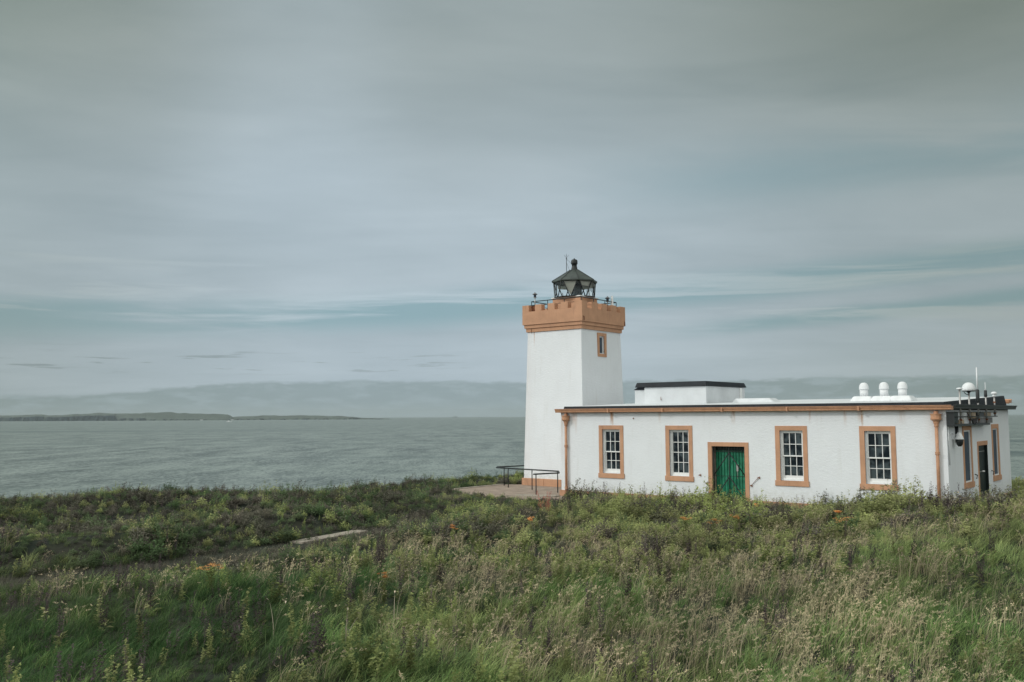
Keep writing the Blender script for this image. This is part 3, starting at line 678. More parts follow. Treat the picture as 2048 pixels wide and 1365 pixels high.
# ------------------------------------------------------------------ things fixed to the side wall
lw = L2W(LEN, 0.72, Z0-0.95)
s_ = empty('wall_lamp', lw, -TH); tag(s_, 'white hooded lamp with dark lower part on the shaded side wall', 'lamp')
MB().lathe([(0.14, 0.0), (0.13, 0.03), (0.06, 0.2), (0.03, 0.22)], (0.19, 0, 0.14), 14).build('lamp_hood', M['offwhite'], s_)
MB().lathe([(0.05, -0.08), (0.09, -0.02), (0.11, 0.06), (0.125, 0.138)], (0.19, 0, 0.0), 14).build('lamp_body', M['black'], s_)
MB().tube([(0, 0, 0.22), (0.12, 0, 0.30), (0.19, 0, 0.36)], 0.018, 6).box(-0.0, 0.06, -0.05, 0.05, 0.14, 0.32).build('bracket', M['offwhite'], s_)

rk = empty('antenna_rack', L2W(LEN, 0, Z0-0.36), -TH)
tag(rk, 'dark steel shelf rack of cabinets and tall antenna poles on the side wall', 'antenna rack')
U0, U1_ = 0.03, 0.24
MB().box(U0, U1_, -0.05, 5.0, -0.035, 0.03).box(U0, U1_, -0.05, 0.0, 0.03, 0.42).tube([(U1_, 0.0, 0.26), (U1_, 6.2, 0.26)], 0.02, 6).tube([(U1_, 0.0, 0.41), (U1_, 6.2, 0.41)], 0.016, 6).tube([(U1_, 1.6, 0.41), (U1_, 2.6, 0.0)], 0.014, 6).tube([(U1_, 3.6, 0.41), (U1_, 2.7, 0.0)], 0.014, 6).tube([(0.0, 6.2, 0.26), (U1_, 6.2, 0.26)], 0.02, 6).build('frame', M['black'], rk)
MB().tube([(0.05, 1.05, -0.03), (0.05, 1.05, -0.55)], 0.05, 8).build('bracket', M['black'], rk)
for (v0, v1, z0_, z1_, mm, dx) in ((0.02, 0.65, 0.05, 0.42, 'dark_green', 0.18), (0.9, 1.5, 0.035, 0.16, 'tan', 0.16), (1.75, 2.1, 0.035, 0.40, 'offwhite', 0.10), (2.75, 3.25, 0.20, 0.40, 'tan', 0.14), (3.35, 4.6, 0.035, 0.22, 'grey_box', 0.16), (3.7, 4.5, 0.27, 0.40, 'black', 0.14), (5.0, 5.9, 0.03, 0.22, 'grey_box', 0.12), (5.15, 5.8, 0.26, 0.40, 'tan', 0.10)):
    MB().box(0.02, 0.02+dx, v0, v1, z0_, z1_).build('cabinet', M[mm], rk, 0.008)
# aerials stand on the rack; each could be lifted off
def aerial(v, zt_, zb_, label, kind):
    e = empty('antenna', L2W(LEN+0.17+0.02, v, Z0+zb_), -TH); tag(e, label, 'antenna', None)
    h = zt_ - zb_
    MB().tube([(0, 0, 0), (0, 0, h)], 0.030, 8).build('pole', M['galv'], e)
    for zz in (0.1, 0.5): MB().box(-0.04, 0.04, -0.035, 0.035, zz, zz+0.055).build('clamp', M['rust'], e)
    if kind == 'dish':
        MB().lathe([(0.0, -0.02), (0.04, 0.0), (0.09, 0.02), (0.095, 0.035), (0.07, 0.06), (0.0, 0.07)], (0, 0, h), 16).build('receiver', M['offwhite'], e)
    if kind == 'dome':
        MB().lathe([(0.02, -0.07), (0.07, -0.02), (0.20, -0.012), (0.21, 0.01)], (0, 0, h), 20).build('dome_base', M['black'], e)
        MB().lathe([(0.205, 0.011), (0.21, 0.06), (0.20, 0.13), (0.17, 0.20), (0.12, 0.25), (0.06, 0.28), (0.0, 0.287)], (0, 0, h), 24).build('dome', M['offwhite'], e)
        MB().tube([(-0.1, -0.18, h), (-0.1, -0.19, h-0.05), (-0.06, -0.1, h-0.1), (0.0, 0, h-0.13)], 0.012, 6).build('cable', M['black'], e)
    if kind == 'whip':
        MB().lathe([(0.055, -0.42), (0.06, -0.4), (0.06, 0.0), (0.035, 0.03)], (0, 0, h), 10).build('antenna_base', M['black'], e)
        MB().tube([(0, 0, h), (0, 0, h+0.78)], [0.028, 0.02], 8).build('whip', M['offwhite'], e)
    if kind == 'short_whip':
        MB().lathe([(0.05, -0.22), (0.055, -0.2), (0.05, 0.0), (0.02, 0.02)], (0, 0, h), 10).build('antenna_base', M['black'], e)
        MB().tube([(0, 0, h), (0, 0, h+0.1), (0, 0, h+0.3)], [0.03, 0.012, 0.008], 6).build('whip', M['offwhite'], e)
    if kind == 'mushroom':
        MB().lathe([(0.06, -0.08), (0.07, -0.03), (0.05, -0.02), (0.05, 0.0), (0.10, 0.02), (0.105, 0.06), (0.06, 0.10), (0.0, 0.11)], (0, 0, h), 14).build('receiver', M['offwhite'], e)
aerial(1.0, 0.76, -0.33, 'thin pole with small flat white receiver, left of the big white dome', 'dish')
aerial(2.25, 0.74, -0.33, 'pole carrying the large white radar dome above the side gutter', 'dome')
aerial(3.5, 0.79, -0.33, 'tallest white whip aerial, right of the white dome', 'whip')
aerial(4.72, 0.80, -0.33, 'pole with short thin white aerial and black collar, right of the tall whip', 'short_whip')
aerial(6.1, 0.68, -0.12, 'rightmost pole with small white mushroom-shaped receiver', 'mushroom')

# ------------------------------------------------------------------ the tower
tower = empty('lighthouse_tower', BO, -TH)
tag(tower, 'square white lighthouse tower with ochre battlements and a black glazed lantern', 'lighthouse')
TU0, TU1, TV0, TV1 = -4.588, -1.522, 3.78, 7.13
zt_, zb_ = Z0+4.02, 0.0
def ex(z): return 0.175*(zt_-z)/(zt_-zb_)
mb = MB()
zp = 0.36
wh = (5.22, 5.66, Z0+2.88, Z0+3.71)
P_f = lambda a, z: (TU0-ex(z)+(TU1-TU0+2*ex(z))*a, TV0-ex(z), z)
P_b = lambda a, z: (TU1+ex(z)-(TU1-TU0+2*ex(z))*a, TV1+ex(z), z)
P_l = lambda a, z: (TU0-ex(z), TV1+ex(z)-(TV1-TV0+2*ex(z))*a, z)
P_r = lambda v, z: (TU1+ex(z), v if TV0 < v < TV1 else (TV0-ex(z) if v <= TV0 else TV1+ex(z)), z)
for Pf in (P_f, P_b, P_l): wall_cells(mb, Pf, 0, 1, 0.0, zt_, [])
wall_cells(mb, P_r, TV0, TV1, 0.0, zt_, [wh])
a, b, c_, d_ = wh; X_ = TU1-0.12
for (pa, pb_) in (((a, c_), (a, d_)), ((b, d_), (b, c_)), ((a, d_), (b, d_)), ((b, c_), (a, c_))):
    mb.quad((TU1+ex(pa[1]), pa[0], pa[1]), (TU1+ex(pb_[1]), pb_[0], pb_[1]), (X_, pb_[0], pb_[1]), (X_, pa[0], pa[1]))
mb.build('wall', M['tower_wall'], tower)
w = empty('window', (0, 0, 0), 0, tower)
xo = TU1+0.055
MB().box(TU1-0.02, xo, 5.07, a, Z0+2.74, Z0+3.86).box(TU1-0.02, xo, b, 5.83, Z0+2.74, Z0+3.86).box(TU1-0.02, xo, a, b, d_, Z0+3.86).box(TU1-0.02, xo+0.01, a, b, Z0+2.74, c_).build('surround', M['orange'], w, 0.005)
x = TU1-0.04
MB().box(x-0.05, x, a, a+0.05, c_, d_).box(x-0.05, x, b-0.05, b, c_, d_).box(x-0.05, x, a+0.05, b-0.05, d_-0.05, d_).box(x-0.05, x, a+0.05, b-0.05, c_, c_+0.04).build('frame', M['white'], w)
MB().quad((x-0.03, a+0.05, c_+0.04), (x-0.03, b-0.05, c_+0.04), (x-0.03, b-0.05, d_-0.05), (x-0.03, a+0.05, d_-0.05)).build('pane', M['side_glass'], w)
# plinth with vertical joints
def ring(mb, e0, e1, z0, z1):
    lo = [(TU0-e0, TV0-e0, z0), (TU1+e0, TV0-e0, z0), (TU1+e0, TV1+e0, z0), (TU0-e0, TV1+e0, z0)]
    hi = [(TU0-e1, TV0-e1, z1), (TU1+e1, TV0-e1, z1), (TU1+e1, TV1+e1, z1), (TU0-e1, TV1+e1, z1)]
    mb.hexa(lo, hi)
pm = MB(); xs_ = [TU0-0.24, -3.55, -2.55, TU1+0.24]
for i in range(3): pm.box(xs_[i]+0.006*(i > 0), xs_[i+1]-0.006*(i < 2), TV0-0.24, TV0-0.14, 0, zp)
pm.box(TU0-0.24, TU0-0.14, TV0-0.138, TV1+0.24, 0, zp).box(TU1+0.14, TU1+0.24, TV0-0.138, TV1+0.24, 0, zp).box(TU0-0.14, TU1+0.14, TV1+0.14, TV1+0.24, 0, zp)
pm.build('plinth', M['orange'], tower, 0.012)
c = MB(); ring(c, 0.06, 0.07, zt_-0.06, Z0+4.135); c.build('cornice', M['orange'], tower, 0.01)
c = MB(); ring(c, 0.125, 0.13, Z0+4.137, Z0+4.30); c.build('cornice', M['orange'], tower, 0.01)
# parapet: four solid sides plus merlons
e = 0.185; th_ = 0.28; pz0, pz1, pz2 = Z0+4.302, Z0+4.93, Z0+5.235
ou0, ou1, ov0, ov1 = TU0-e, TU1+e, TV0-e, TV1+e
pp = MB()
pp.box(ou0, ou1, ov0, ov0+th_, pz0, pz1).box(ou0, ou1, ov1-th_, ov1, pz0, pz1).box(ou0, ou0+th_, ov0+th_, ov1-th_, pz0, pz1).box(ou1-th_, ou1, ov0+th_, ov1-th_, pz0, pz1)
pp.build('parapet', M['orange'], tower)
FU = [(ou0, -4.39), (-4.02, -3.64), (-3.27, -2.88), (-2.52, -2.12), (-1.76, ou1)]
FV = [(4.42, 4.91), (5.26, 5.70), (6.07, 6.54)]
cv0, cv1 = 4.03, 6.89
def merlon(a0, a1, b0, b1): MB().box(a0, a1, b0, b1, pz1+0.0, pz2).build('merlon', M['orange'], tower, 0.006)
for (a0, a1) in FU[1:4]:
    merlon(a0, a1, ov0, ov0+th_); merlon(a0, a1, ov1-th_, ov1)
for (b0, b1) in FV:
    merlon(ou1-th_, ou1, b0, b1); merlon(ou0, ou0+th_, b0, b1)
for (ua, ub, s1) in ((ou0, -4.39, 0), (-1.76, ou1, 1)):
    for (va, vb, s2) in ((ov0, cv0, 0), (cv1, ov1, 1)):
        # L-shaped corner merlon
        iu = ua+th_ if s1 == 0 else ub-th_; iv = va+th_ if s2 == 0 else vb-th_
        if s1 == 0 and s2 == 0: pts = [(ua, va), (ub, va), (ub, iv), (iu, iv), (iu, vb), (ua, vb)]
        if s1 == 1 and s2 == 0: pts = [(ua, va), (ub, va), (ub, vb), (iu, vb), (iu, iv), (ua, iv)]
        if s1 == 1 and s2 == 1: pts = [(ub, va), (ub, vb), (ua, vb), (ua, iv), (iu, iv), (iu, va)]
        if s1 == 0 and s2 == 1: pts = [(ua, va), (iu, va), (iu, iv), (ub, iv), (ub, vb), (ua, vb)]
        n = len(pts); MB().add([(p[0], p[1], pz1) for p in pts] + [(p[0], p[1], pz2) for p in pts], [tuple(range(n))[::-1], tuple(range(n, 2*n))] + [(i, (i+1) % n, n+(i+1) % n, n+i) for i in range(n)]).build('merlon', M['orange'], tower, 0.006)
MB().box(ou0+th_, ou1-th_, ov0+th_, ov1-th_, pz0, pz0+0.3).build('deck', M['concrete_pale'], tower)
for vv in (ov0+0.1, ov1-0.1): MB().tube([(ou1-0.02, vv, pz0+0.22), (ou1+0.04, vv, pz0+0.2), (ou1+0.045, vv, pz0+0.02)], 0.02, 6).build('spout', M['rust'], tower)
MB().tube([(TU0+0.27, ov0-0.012, pz0), (TU0+0.27, TV0-0.08, Z0+4.28), (TU0+0.28, TV0-0.08, Z0+3.9)], 0.012, 6).build('conductor_strap', M['rust'], tower)
# lantern murette (ochre box with pale coping)
cu, cvv = -3.02, 5.46
mu0, mu1, mv0, mv1 = -3.80, -2.20, 4.72, 6.18
zs = Z0+5.60
MB().box(mu0, mu1, mv0, mv1, pz0+0.3, zs).build('lantern_base', M['orange'], tower, 0.01)
MB().box(mu0-0.05, mu1+0.05, mv0-0.05, mv1+0.05, zs, zs+0.05).build('coping', M['white'], tower, 0.01)
# lantern: octagonal, inclined glazing bars
lan = empty('lantern', (cu, cvv, zs+0.05), 0, tower)
Rr, hz = 1.04, 0.74
V8 = [(Rr*math.cos(math.pi/4*k), Rr*math.sin(math.pi/4*k)) for k in range(8)]
def pt(k, t, z, r=1.0):
    a, b = V8[k % 8], V8[(k+1) % 8]; return (r*(a[0]+(b[0]-a[0])*t), r*(a[1]+(b[1]-a[1])*t), z)
for k in range(8):
    g = MB(); g.tube([pt(k, 0.07, hz), pt(k, 0.46, 0.0)], 0.024, 6).tube([pt(k, 0.93, hz), pt(k, 0.54, 0.0)], 0.024, 6)
    g.build('glazing_bar', M['black'], lan)
for k in range(8):
    MB().quad(pt(k, 0, 0.02, .985), pt(k, 1, 0.02, .985), pt(k, 1, hz, .985), pt(k, 0, hz, .985)).build('lantern_pane', M['lglass'], lan)
rg = MB(); n = 8
MB().lathe([(Rr*1.02, -0.0), (Rr*1.02, 0.03), (Rr*0.9, 0.035)], (0, 0, -0.02), 8, False, 0).build('sill_ring', M['black'], lan)
# grey curtain panels behind the upper glazing and on the landward face
def panel(k, z0, z1, t0=0.0, t1=1.0, r=0.955):
    return (pt(k, t0, z0, r), pt(k, t1, z0, r), pt(k, t1, z1, r), pt(k, t0, z1, r))
cb = MB()
for k in (0, 1, 2, 3): 
    q = panel(k, hz-0.22, hz); q2 = panel(k, hz-0.22, hz, r=0.935); cb.quad(*q)
cb.build('blind', M['blind'], lan)
fr_ = MB(); q = [pt(6, 0.04, hz-0.02, .95), pt(6, 0.94, hz-0.02, .95), pt(6, 0.5, 0.04, .95)]; q2 = [pt(5, 0.12, hz-0.02, .93), pt(5, 0.88, hz-0.02, .93), pt(5, 0.5, 0.06, .93)]
fr_.quad(*q); fr_.build('blind', M['blind'], lan)
fr_ = MB(); q = [pt(7, 0.08, hz-0.02, .95), pt(7, 0.92, hz-0.02, .95), pt(7, 0.76, hz-0.25, .95), pt(7, 0.24, hz-0.25, .95)]; q2 = [tuple(c_*0.98 if i_ < 2 else c_ for i_, c_ in enumerate(p_)) for p_ in q]
fr_.quad(*q); fr_.build('blind', M['blind'], lan)
MB().lathe([(0.20, 0.0), (0.24, 0.05), (0.25, 0.15), (0.25, 0.52), (0.21, 0.66), (0.12, 0.74)], (0.16, -0.05, 0), 14).build('lamp_optic', M['lens'], lan)
MB().box(-0.75, -0.45, -0.2, 0.1, 0.0, 0.08).tube([(-0.6, -0.1, 0.08), (-0.65, -0.1, 0.3)], 0.015, 6).build('motor', M['grey_box'], lan)
# roof
rf = empty('lantern_roof', (0, 0, 0), 0, lan) if False else None
rfm = MB(); Re = Rr*1.07
rfm.lathe([(Re*0.96, hz-0.03), (Re, hz), (Re, hz+0.05), (0.62, hz+0.36), (0.20, hz+0.62)], n=8, smooth=False, phase=0)
ro = rfm.build('lantern_roof', M['lroof'], lan)
MB().lathe([(0.20, 0.60), (0.16, 0.64), (0.125, 0.80), (0.125, 0.90), (0.155, 0.905), (0.16, 0.94), (0.16, 1.05), (0.145, 1.10), (0.09, 1.14), (0.035, 1.15), (0.03, 1.19), (0.0, 1.20)], (0, 0, hz), 14).build('ventilator', M['black'], ro)
rib = MB()
for k in range(8):
    a = V8[k]; rib.tube([(a[0]*1.07, a[1]*1.07, hz+0.06), (a[0]/Rr*0.2, a[1]/Rr*0.2, hz+0.63)], 0.014, 5)
rib.build('roof_rib', M['black'], ro)
# gallery rail
gr = MB(); gz = Z0+5.45
P4 = [(-4.5, 3.97), (-1.6, 3.97), (-1.6, 6.93), (-4.5, 6.93)]
for i in range(4):
    p, q = P4[i], P4[(i+1) % 4]; gr.tube([(p[0], p[1], gz), (q[0], q[1], gz)], 0.022, 6); gr.tube([(p[0], p[1], gz-0.2), (q[0], q[1], gz-0.2)], 0.012, 6)
    for t in (0, 0.33, 0.66): gr.tube([(p[0]+(q[0]-p[0])*t, p[1]+(q[1]-p[1])*t, pz0+0.3), (p[0]+(q[0]-p[0])*t, p[1]+(q[1]-p[1])*t, gz)], 0.018, 6)
gr.build('gallery_rail', M['black'], tower)

# weather mast on the lantern roof
ms = empty('lightning_mast', L2W(-3.44, 5.40, Z0+6.72), -TH); tag(ms, 'thin forked lightning mast with stays on the lantern roof', 'mast')
MB().tube([(0, 0, 0), (0, 0, 0.96)], 0.014, 6).build('pole', M['black'], ms)
fk = MB().lathe([(0.0, 0), (0.03, 0.02), (0.03, 0.05), (0, 0.07)], (0, 0, 0.86), 8)
for (dx, dy, dz) in ((-0.09, -0.07, 0.13), (0.09, 0.07, 0.13), (0.02, -0.03, 0.2), (-0.05, 0.05, 0.16)): fk.tube([(0, 0, 0.93), (dx, dy, 0.93+dz)], 0.006, 5)
fk.build('fork', M['black'], ms)
MB().tube([(0, 0, 0.87), (0.27, 0.04, 0.62)], 0.006, 5).tube([(0, 0, 0.70), (0.24, 0.04, 0.1)], 0.006, 5).build('stay', M['black'], ms)

def deck_lamp(u, v, zb, zt, label, cage=True):
    e = empty('signal_lamp', L2W(u, v, zb), -TH); tag(e, label, 'lamp')
    h = zt-zb
    MB().tube([(0, 0, 0), (0, 0, h-0.24)], 0.022, 8).build('pole', M['galv'], e)
    MB().lathe([(0.075, -0.24), (0.08, -0.22), (0.055, -0.21)], (0, 0, h), 12).build('tray', M['galv'], e)
    MB().lathe([(0.06, -0.2), (0.065, -0.09), (0.05, -0.08)], (0, 0, h), 12).build('lens', M['side_glass'], e)
    MB().lathe([(0.13, -0.085), (0.10, -0.05), (0.045, -0.02), (0.02, 0.02), (0.0, 0.03)], (0, 0, h), 12).build('cap', M['grey_box'], e)
    return e
deck_lamp(-4.28, 3.95, Z0+5.2, Z0+5.86, 'small caged signal lamp on a thin pole at the left corner of the battlements')
deck_lamp(-1.85, 6.55, Z0+4.6, Z0+5.72, 'small dark-capped lamp behind the right battlements of the tower')
wt = empty('white_beacon', L2W(-1.62, 6.60, Z0+4.6), -TH); tag(wt, 'slim white cylinder beacon at the right end of the tower railing', 'beacon')
MB().lathe([(0.10, 0), (0.10, 0.5), (0.075, 0.52), (0.06, 0.95), (0.05, 1.14), (0.0, 1.16)], n=14).build('cylinder', M['offwhite'], wt); 
MB().lathe([(0.13, 0), (0.13, 0.04)], n=14).build('base', M['galv'], wt)
bx_ = empty('equipment_box', L2W(-4.22, 4.0, Z0+4.9), -TH); tag(bx_, 'dark rusty equipment box on a bracket behind the left battlements', 'box')
MB().box(-0.22, 0.22, -0.16, 0.16, 0.08, 0.33).build('cabinet', M['rust'], bx_, 0.01)
MB().box(-0.34, 0.34, -0.2, 0.2, 0.33, 0.36).tube([(-0.3, -0.15, 0.33), (-0.02, -0.15, -0.1)], 0.018, 6).tube([(0.3, -0.15, 0.33), (0.34, -0.15, -0.1)], 0.012, 6).tube([(-0.3, 0.15, 0.33), (-0.3, 0.15, -0.3)], 0.018, 6).build('tray', M['black'], bx_)

# ------------------------------------------------------------------ apron, railing, path
def poly_slab(name, pts, z0, z1, m, kind='structure', parent=None):
    n = len(pts); mb = MB(); mb.add([(p[0], p[1], z0) for p in pts] + [(p[0], p[1], z1) for p in pts], [tuple(range(n))[::-1], tuple(range(n, 2*n))] + [(i, (i+1) % n, n+(i+1) % n, n+i) for i in range(n)])
    o = mb.build(name, m, parent, 0.02); 
    if kind: tag(o, kind=kind)
    return o
ap = [L2W(*p) for p in [(-5.75, -0.35), (-5.75, 3.2), (-4.7, 4.4), (-1.0, 4.4), (0.0, 3.6), (0.0, -0.07), (0.9, -0.5), (1.1, -1.4), (-0.6, -2.2), (-3.4, -1.9)]]
poly_slab('pavement', [(p.x, p.y) for p in ap], -0.5, 0.03, M['concrete'])
kp = [L2W(*p) for p in [(-5.6, -0.2), (-5.6, 3.2), (-5.78, 3.2), (-5.78, -0.2)]]
poly_slab('kerb', [(p.x, p.y) for p in kp], -0.45, 0.07, M['concrete_pale'])
kp = [L2W(*p) for p in [(-1.4, -1.05), (0.0, -0.45), (0.25, -0.45), (0.3, -0.9), (-1.3, -1.5)]]
poly_slab('kerb', [(p.x, p.y) for p in kp], -0.45, 0.08, M['concrete_pale'])
rl = empty('hand_railing', L2W(-3, 1, 0.03), -TH); tag(rl, 'thin black metal hand railing zigzagging round the concrete apron', 'railing')
def LR(u, v, z): return (u+3, v-1, z-0.03)
rz_ = Z0-2.36
MB().tube([LR(-4.9, 4.2, rz_), LR(-5.33, 2.35, rz_), LR(-5.26, 2.2, rz_-0.02), LR(-0.98, 1.18, rz_), LR(-0.9, 1.1, rz_-0.06), LR(-0.68, -0.99, rz_)], 0.03, 8).build('handrail', M['black'], rl)
for (u, v) in ((-5.25, 2.75), (-4.37, 1.96), (-2.72, 1.58), (-0.90, 0.98), (-0.70, -0.80)):
    MB().tube([LR(u, v, 0.0), LR(u, v, rz_)], 0.022, 8).build('post', M['black'], rl)

def path_strip():
    seg = [(-5.85, 25.22), (-5.6, 25.6), (-5.1, 26.4), (-4.45, 27.5)]; mb = MB(); n = len(seg)
    L_, R_ = [], []
    for i, (x, y) in enumerate(seg):
        a = seg[max(0, i-1)]; b = seg[min(n-1, i+1)]; d = Vector((b[0]-a[0], b[1]-a[1])).normalized(); nn = Vector((-d.y, d.x))*0.24
        z = ground(x, y) + 0.05
        L_.append((x+nn.x, y+nn.y, z)); R_.append((x-nn.x, y-nn.y, z))
    vs = L_ + R_ + [(p[0], p[1], p[2]-0.4) for p in L_] + [(p[0], p[1], p[2]-0.4) for p in R_]
    fs = []
    for i in range(n-1): fs += [(i, n+i, n+i+1, i+1), (i, i+1, 2*n+i+1, 2*n+i), (n+i, 3*n+i, 3*n+i+1, n+i+1)]
    fs += [(0, 2*n, 3*n, n), (n-1, 2*n-1, 4*n-1, 3*n-1)]
    mb.add(vs, fs); tag(mb.build('path', M['concrete_pale'], None), kind='structure')
path_strip()

# ------------------------------------------------------------------ vegetation
def m_veg(name, base, tip, dry, dryamt=0.4, trans=0.42, hue_scale=0.12, spec=0.15):
    """leaf material: colour from the vertex attribute 'tone' (0 root .. 1 tip), patches over the field, variation per plant"""
    m, T = mat(name); at = T.n('ShaderNodeAttribute', attribute_name='tone').outputs['Fac']
    at2 = T.n('ShaderNodeAttribute', attribute_name='vary').outputs['Fac']
    P = T.n('ShaderNodeNewGeometry').outputs['Position']; rnd = T.n('ShaderNodeObjectInfo').outputs['Random']
    c = T.mix(T.m('POWER', at, 0.85), base, tip)  # near-black roots and bright tips put shade between plants into the colour
    patch = T.smooth(T.noise(P, hue_scale, 3, 0.6), 0.38, 0.62)
    f = T.m('MULTIPLY', T.m('ADD', T.m('MULTIPLY', patch, 0.6), T.m('MULTIPLY', at2, 0.6)), dryamt, clamp=True)
    c = T.mix(f, c, dry)
    zone = T.smooth(T.noise(P, 0.35, 4, 0.6, 0.3, (3, 8, 1)), 0.36, 0.64)
    bright = T.m('ADD', 0.35, T.m('ADD', T.m('MULTIPLY', zone, 0.60), T.m('ADD', T.m('MULTIPLY', rnd, 0.65), T.m('MULTIPLY', at2, 0.60))))
    sc_ = T.n('ShaderNodeVectorMath', operation='SCALE'); T.link(c, sc_.inputs[0]); T.link(bright, sc_.inputs['Scale'])
    d = T.n('ShaderNodeBsdfPrincipled', ins={'Roughness': 0.6, 'Specular IOR Level': spec}); T.link(sc_.outputs[0], d.inputs['Base Color'])
    t = T.n('ShaderNodeBsdfTranslucent'); T.link(sc_.outputs[0], t.inputs[0])
    mx = T.n('ShaderNodeMixShader'); mx.inputs[0].default_value = trans; T.link(d.outputs[0], mx.inputs[1]); T.link(t.outputs[0], mx.inputs[2])
    o = T.n('ShaderNodeOutputMaterial'); T.link(mx.outputs[0], o.inputs[0]); return m
VG = {
 'green': m_veg('green_grass', (0.005, 0.030, 0.012, 1), (0.185, 0.370, 0.110, 1), (0.50, 0.48, 0.23, 1), 0.55),
 'greenD': m_veg('green_grass_shade_tone', (0.004, 0.024, 0.012, 1), (0.085, 0.205, 0.065, 1), (0.22, 0.21, 0.11, 1), 0.5),  # darker copy of the green grass; vignette and cloud shade put into its colour
 'straw': m_veg('straw_grass', (0.035, 0.045, 0.02, 1), (0.56, 0.49, 0.33, 1), (0.44, 0.34, 0.26, 1), 0.45),
 'herb': m_veg('weed_leaf', (0.012, 0.032, 0.012, 1), (0.37, 0.43, 0.155, 1), (0.28, 0.245, 0.16, 1), 0.5, hue_scale=0.25),
 'dock': m_veg('dark_seed_stem', (0.045, 0.04, 0.03, 1), (0.090, 0.064, 0.070, 1), (0.065, 0.048, 0.060, 1), 0.5, 0.1),
 'brown': m_veg('withered_weed', (0.018, 0.018, 0.016, 1), (0.165, 0.140, 0.120, 1), (0.11, 0.12, 0.08, 1), 0.6, 0.2, hue_scale=0.5),
 'deep': m_veg('deep_green_leaf', (0.010, 0.026, 0.012, 1), (0.135, 0.220, 0.095, 1), (0.17, 0.17, 0.11, 1), 0.5, hue_scale=0.4),  # darker leaf copy, mostly on the left; vignette and cloud shade in its colour
 'ragwort': m_veg('orange_flower', (0.50, 0.24, 0.07, 1), (0.68, 0.36, 0.14, 1), (0.5, 0.27, 0.12, 1), 0.4, 0.2),
 'red': m_veg('red_seed', (0.26, 0.07, 0.055, 1), (0.40, 0.12, 0.095, 1), (0.24, 0.09, 0.07, 1), 0.4, 0.2),
 'pale': m_veg('bleached_stem', (0.40, 0.34, 0.26, 1), (0.62, 0.52, 0.42, 1), (0.48, 0.41, 0.34, 1), 0.4, 0.1),
}
class VB:
    """vegetation builder: faces with tone/vary attributes and material index"""
    def __init__(s): s.v = []; s.f = []; s.t = []; s.y = []; s.mi = []
    def blade(s, p, d, L, w, lean, tone0=0.0, tone1=1.0, var=0.0, segs=3, mi=0, droop=0.5):
        """curved tapering blade from p, azimuth of bend d"""
        dx, dy = math.cos(d), math.sin(d); wa = d + math.pi/2 + random.uniform(-0.7, 0.7); wx, wy = math.cos(wa)*w, math.sin(wa)*w
        b = len(s.v)
        for i in range(segs+1):
            t = i/segs; h = L*(t - 0.5*lean*t*t*droop); o = L*lean*t*t*0.75
            x, y, z = p[0]+dx*o, p[1]+dy*o, p[2]+h; k = (1-t)**0.6
            tn = tone0 + (tone1-tone0)*t
            if i < segs:
                s.v += [(x-wx*k, y-wy*k, z), (x+wx*k, y+wy*k, z)]; s.t += [tn, tn]; s.y += [var, var]
            else: s.v.append((x, y, z)); s.t.append(tn); s.y.append(var)
        for i in range(segs-1): s.f.append((b+2*i, b+2*i+1, b+2*i+3, b+2*i+2)); s.mi.append(mi)
        s.f.append((b+2*segs-2, b+2*segs-1, b+2*segs)); s.mi.append(mi)
        return (p[0]+dx*L*lean*0.75, p[1]+dy*L*lean*0.75, p[2]+L*(1-0.5*lean*droop))
    def leaf(s, p, d, el, L, w, tone=0.7, var=0.0, mi=0):
        dv = Vector((math.cos(d)*math.cos(el), math.sin(d)*math.cos(el), math.sin(el))); sd = dv.cross(Vector((0, 0, 1)))
        if sd.length < 1e-3: sd = Vector((1, 0, 0))
        sd.normalize(); sd = (sd + Vector((0, 0, random.uniform(-0.5, 0.5)))).normalized()*w; p = Vector(p); b = len(s.v)
        mid = p + dv*L*0.45 + Vector((0, 0, L*0.08)); tip = p + dv*L - Vector((0, 0, L*0.15))
        s.v += [tuple(p), tuple(mid-sd), tuple(tip), tuple(mid+sd)]; s.t += [tone*0.7, tone, tone, tone]; s.y += [var]*4
        s.f.append((b, b+1, b+2, b+3)); s.mi.append(mi)
    def mesh(s, name, mats):
        me = bpy.data.meshes.new(name); me.from_pydata(s.v, [], s.f); me.update()
        for m_ in mats: me.materials.append(m_)
        me.polygons.foreach_set('material_index', s.mi)
        a = me.attributes.new('tone', 'FLOAT', 'POINT'); a.data.foreach_set('value', s.t)
        a = me.attributes.new('vary', 'FLOAT', 'POINT'); a.data.foreach_set('value', s.y)
        return me
rnd = random.uniform
WIND = R(-20)    # the wind leans everything to the right
def wdir(spread=1.2): return WIND + random.gauss(0, spread)
def t_green():
    b = VB()
    for i in range(46):
        r = 0.15*math.sqrt(rnd(0, 1)); a = rnd(0, 6.28)
        b.blade((r*math.cos(a), r*math.sin(a), -0.03), wdir(0.9), rnd(0.2, 0.48), rnd(0.003, 0.006), rnd(0.6, 1.45), rnd(0, 0.3), rnd(0.6, 1), rnd(0, 1)**2, 4)
    return b
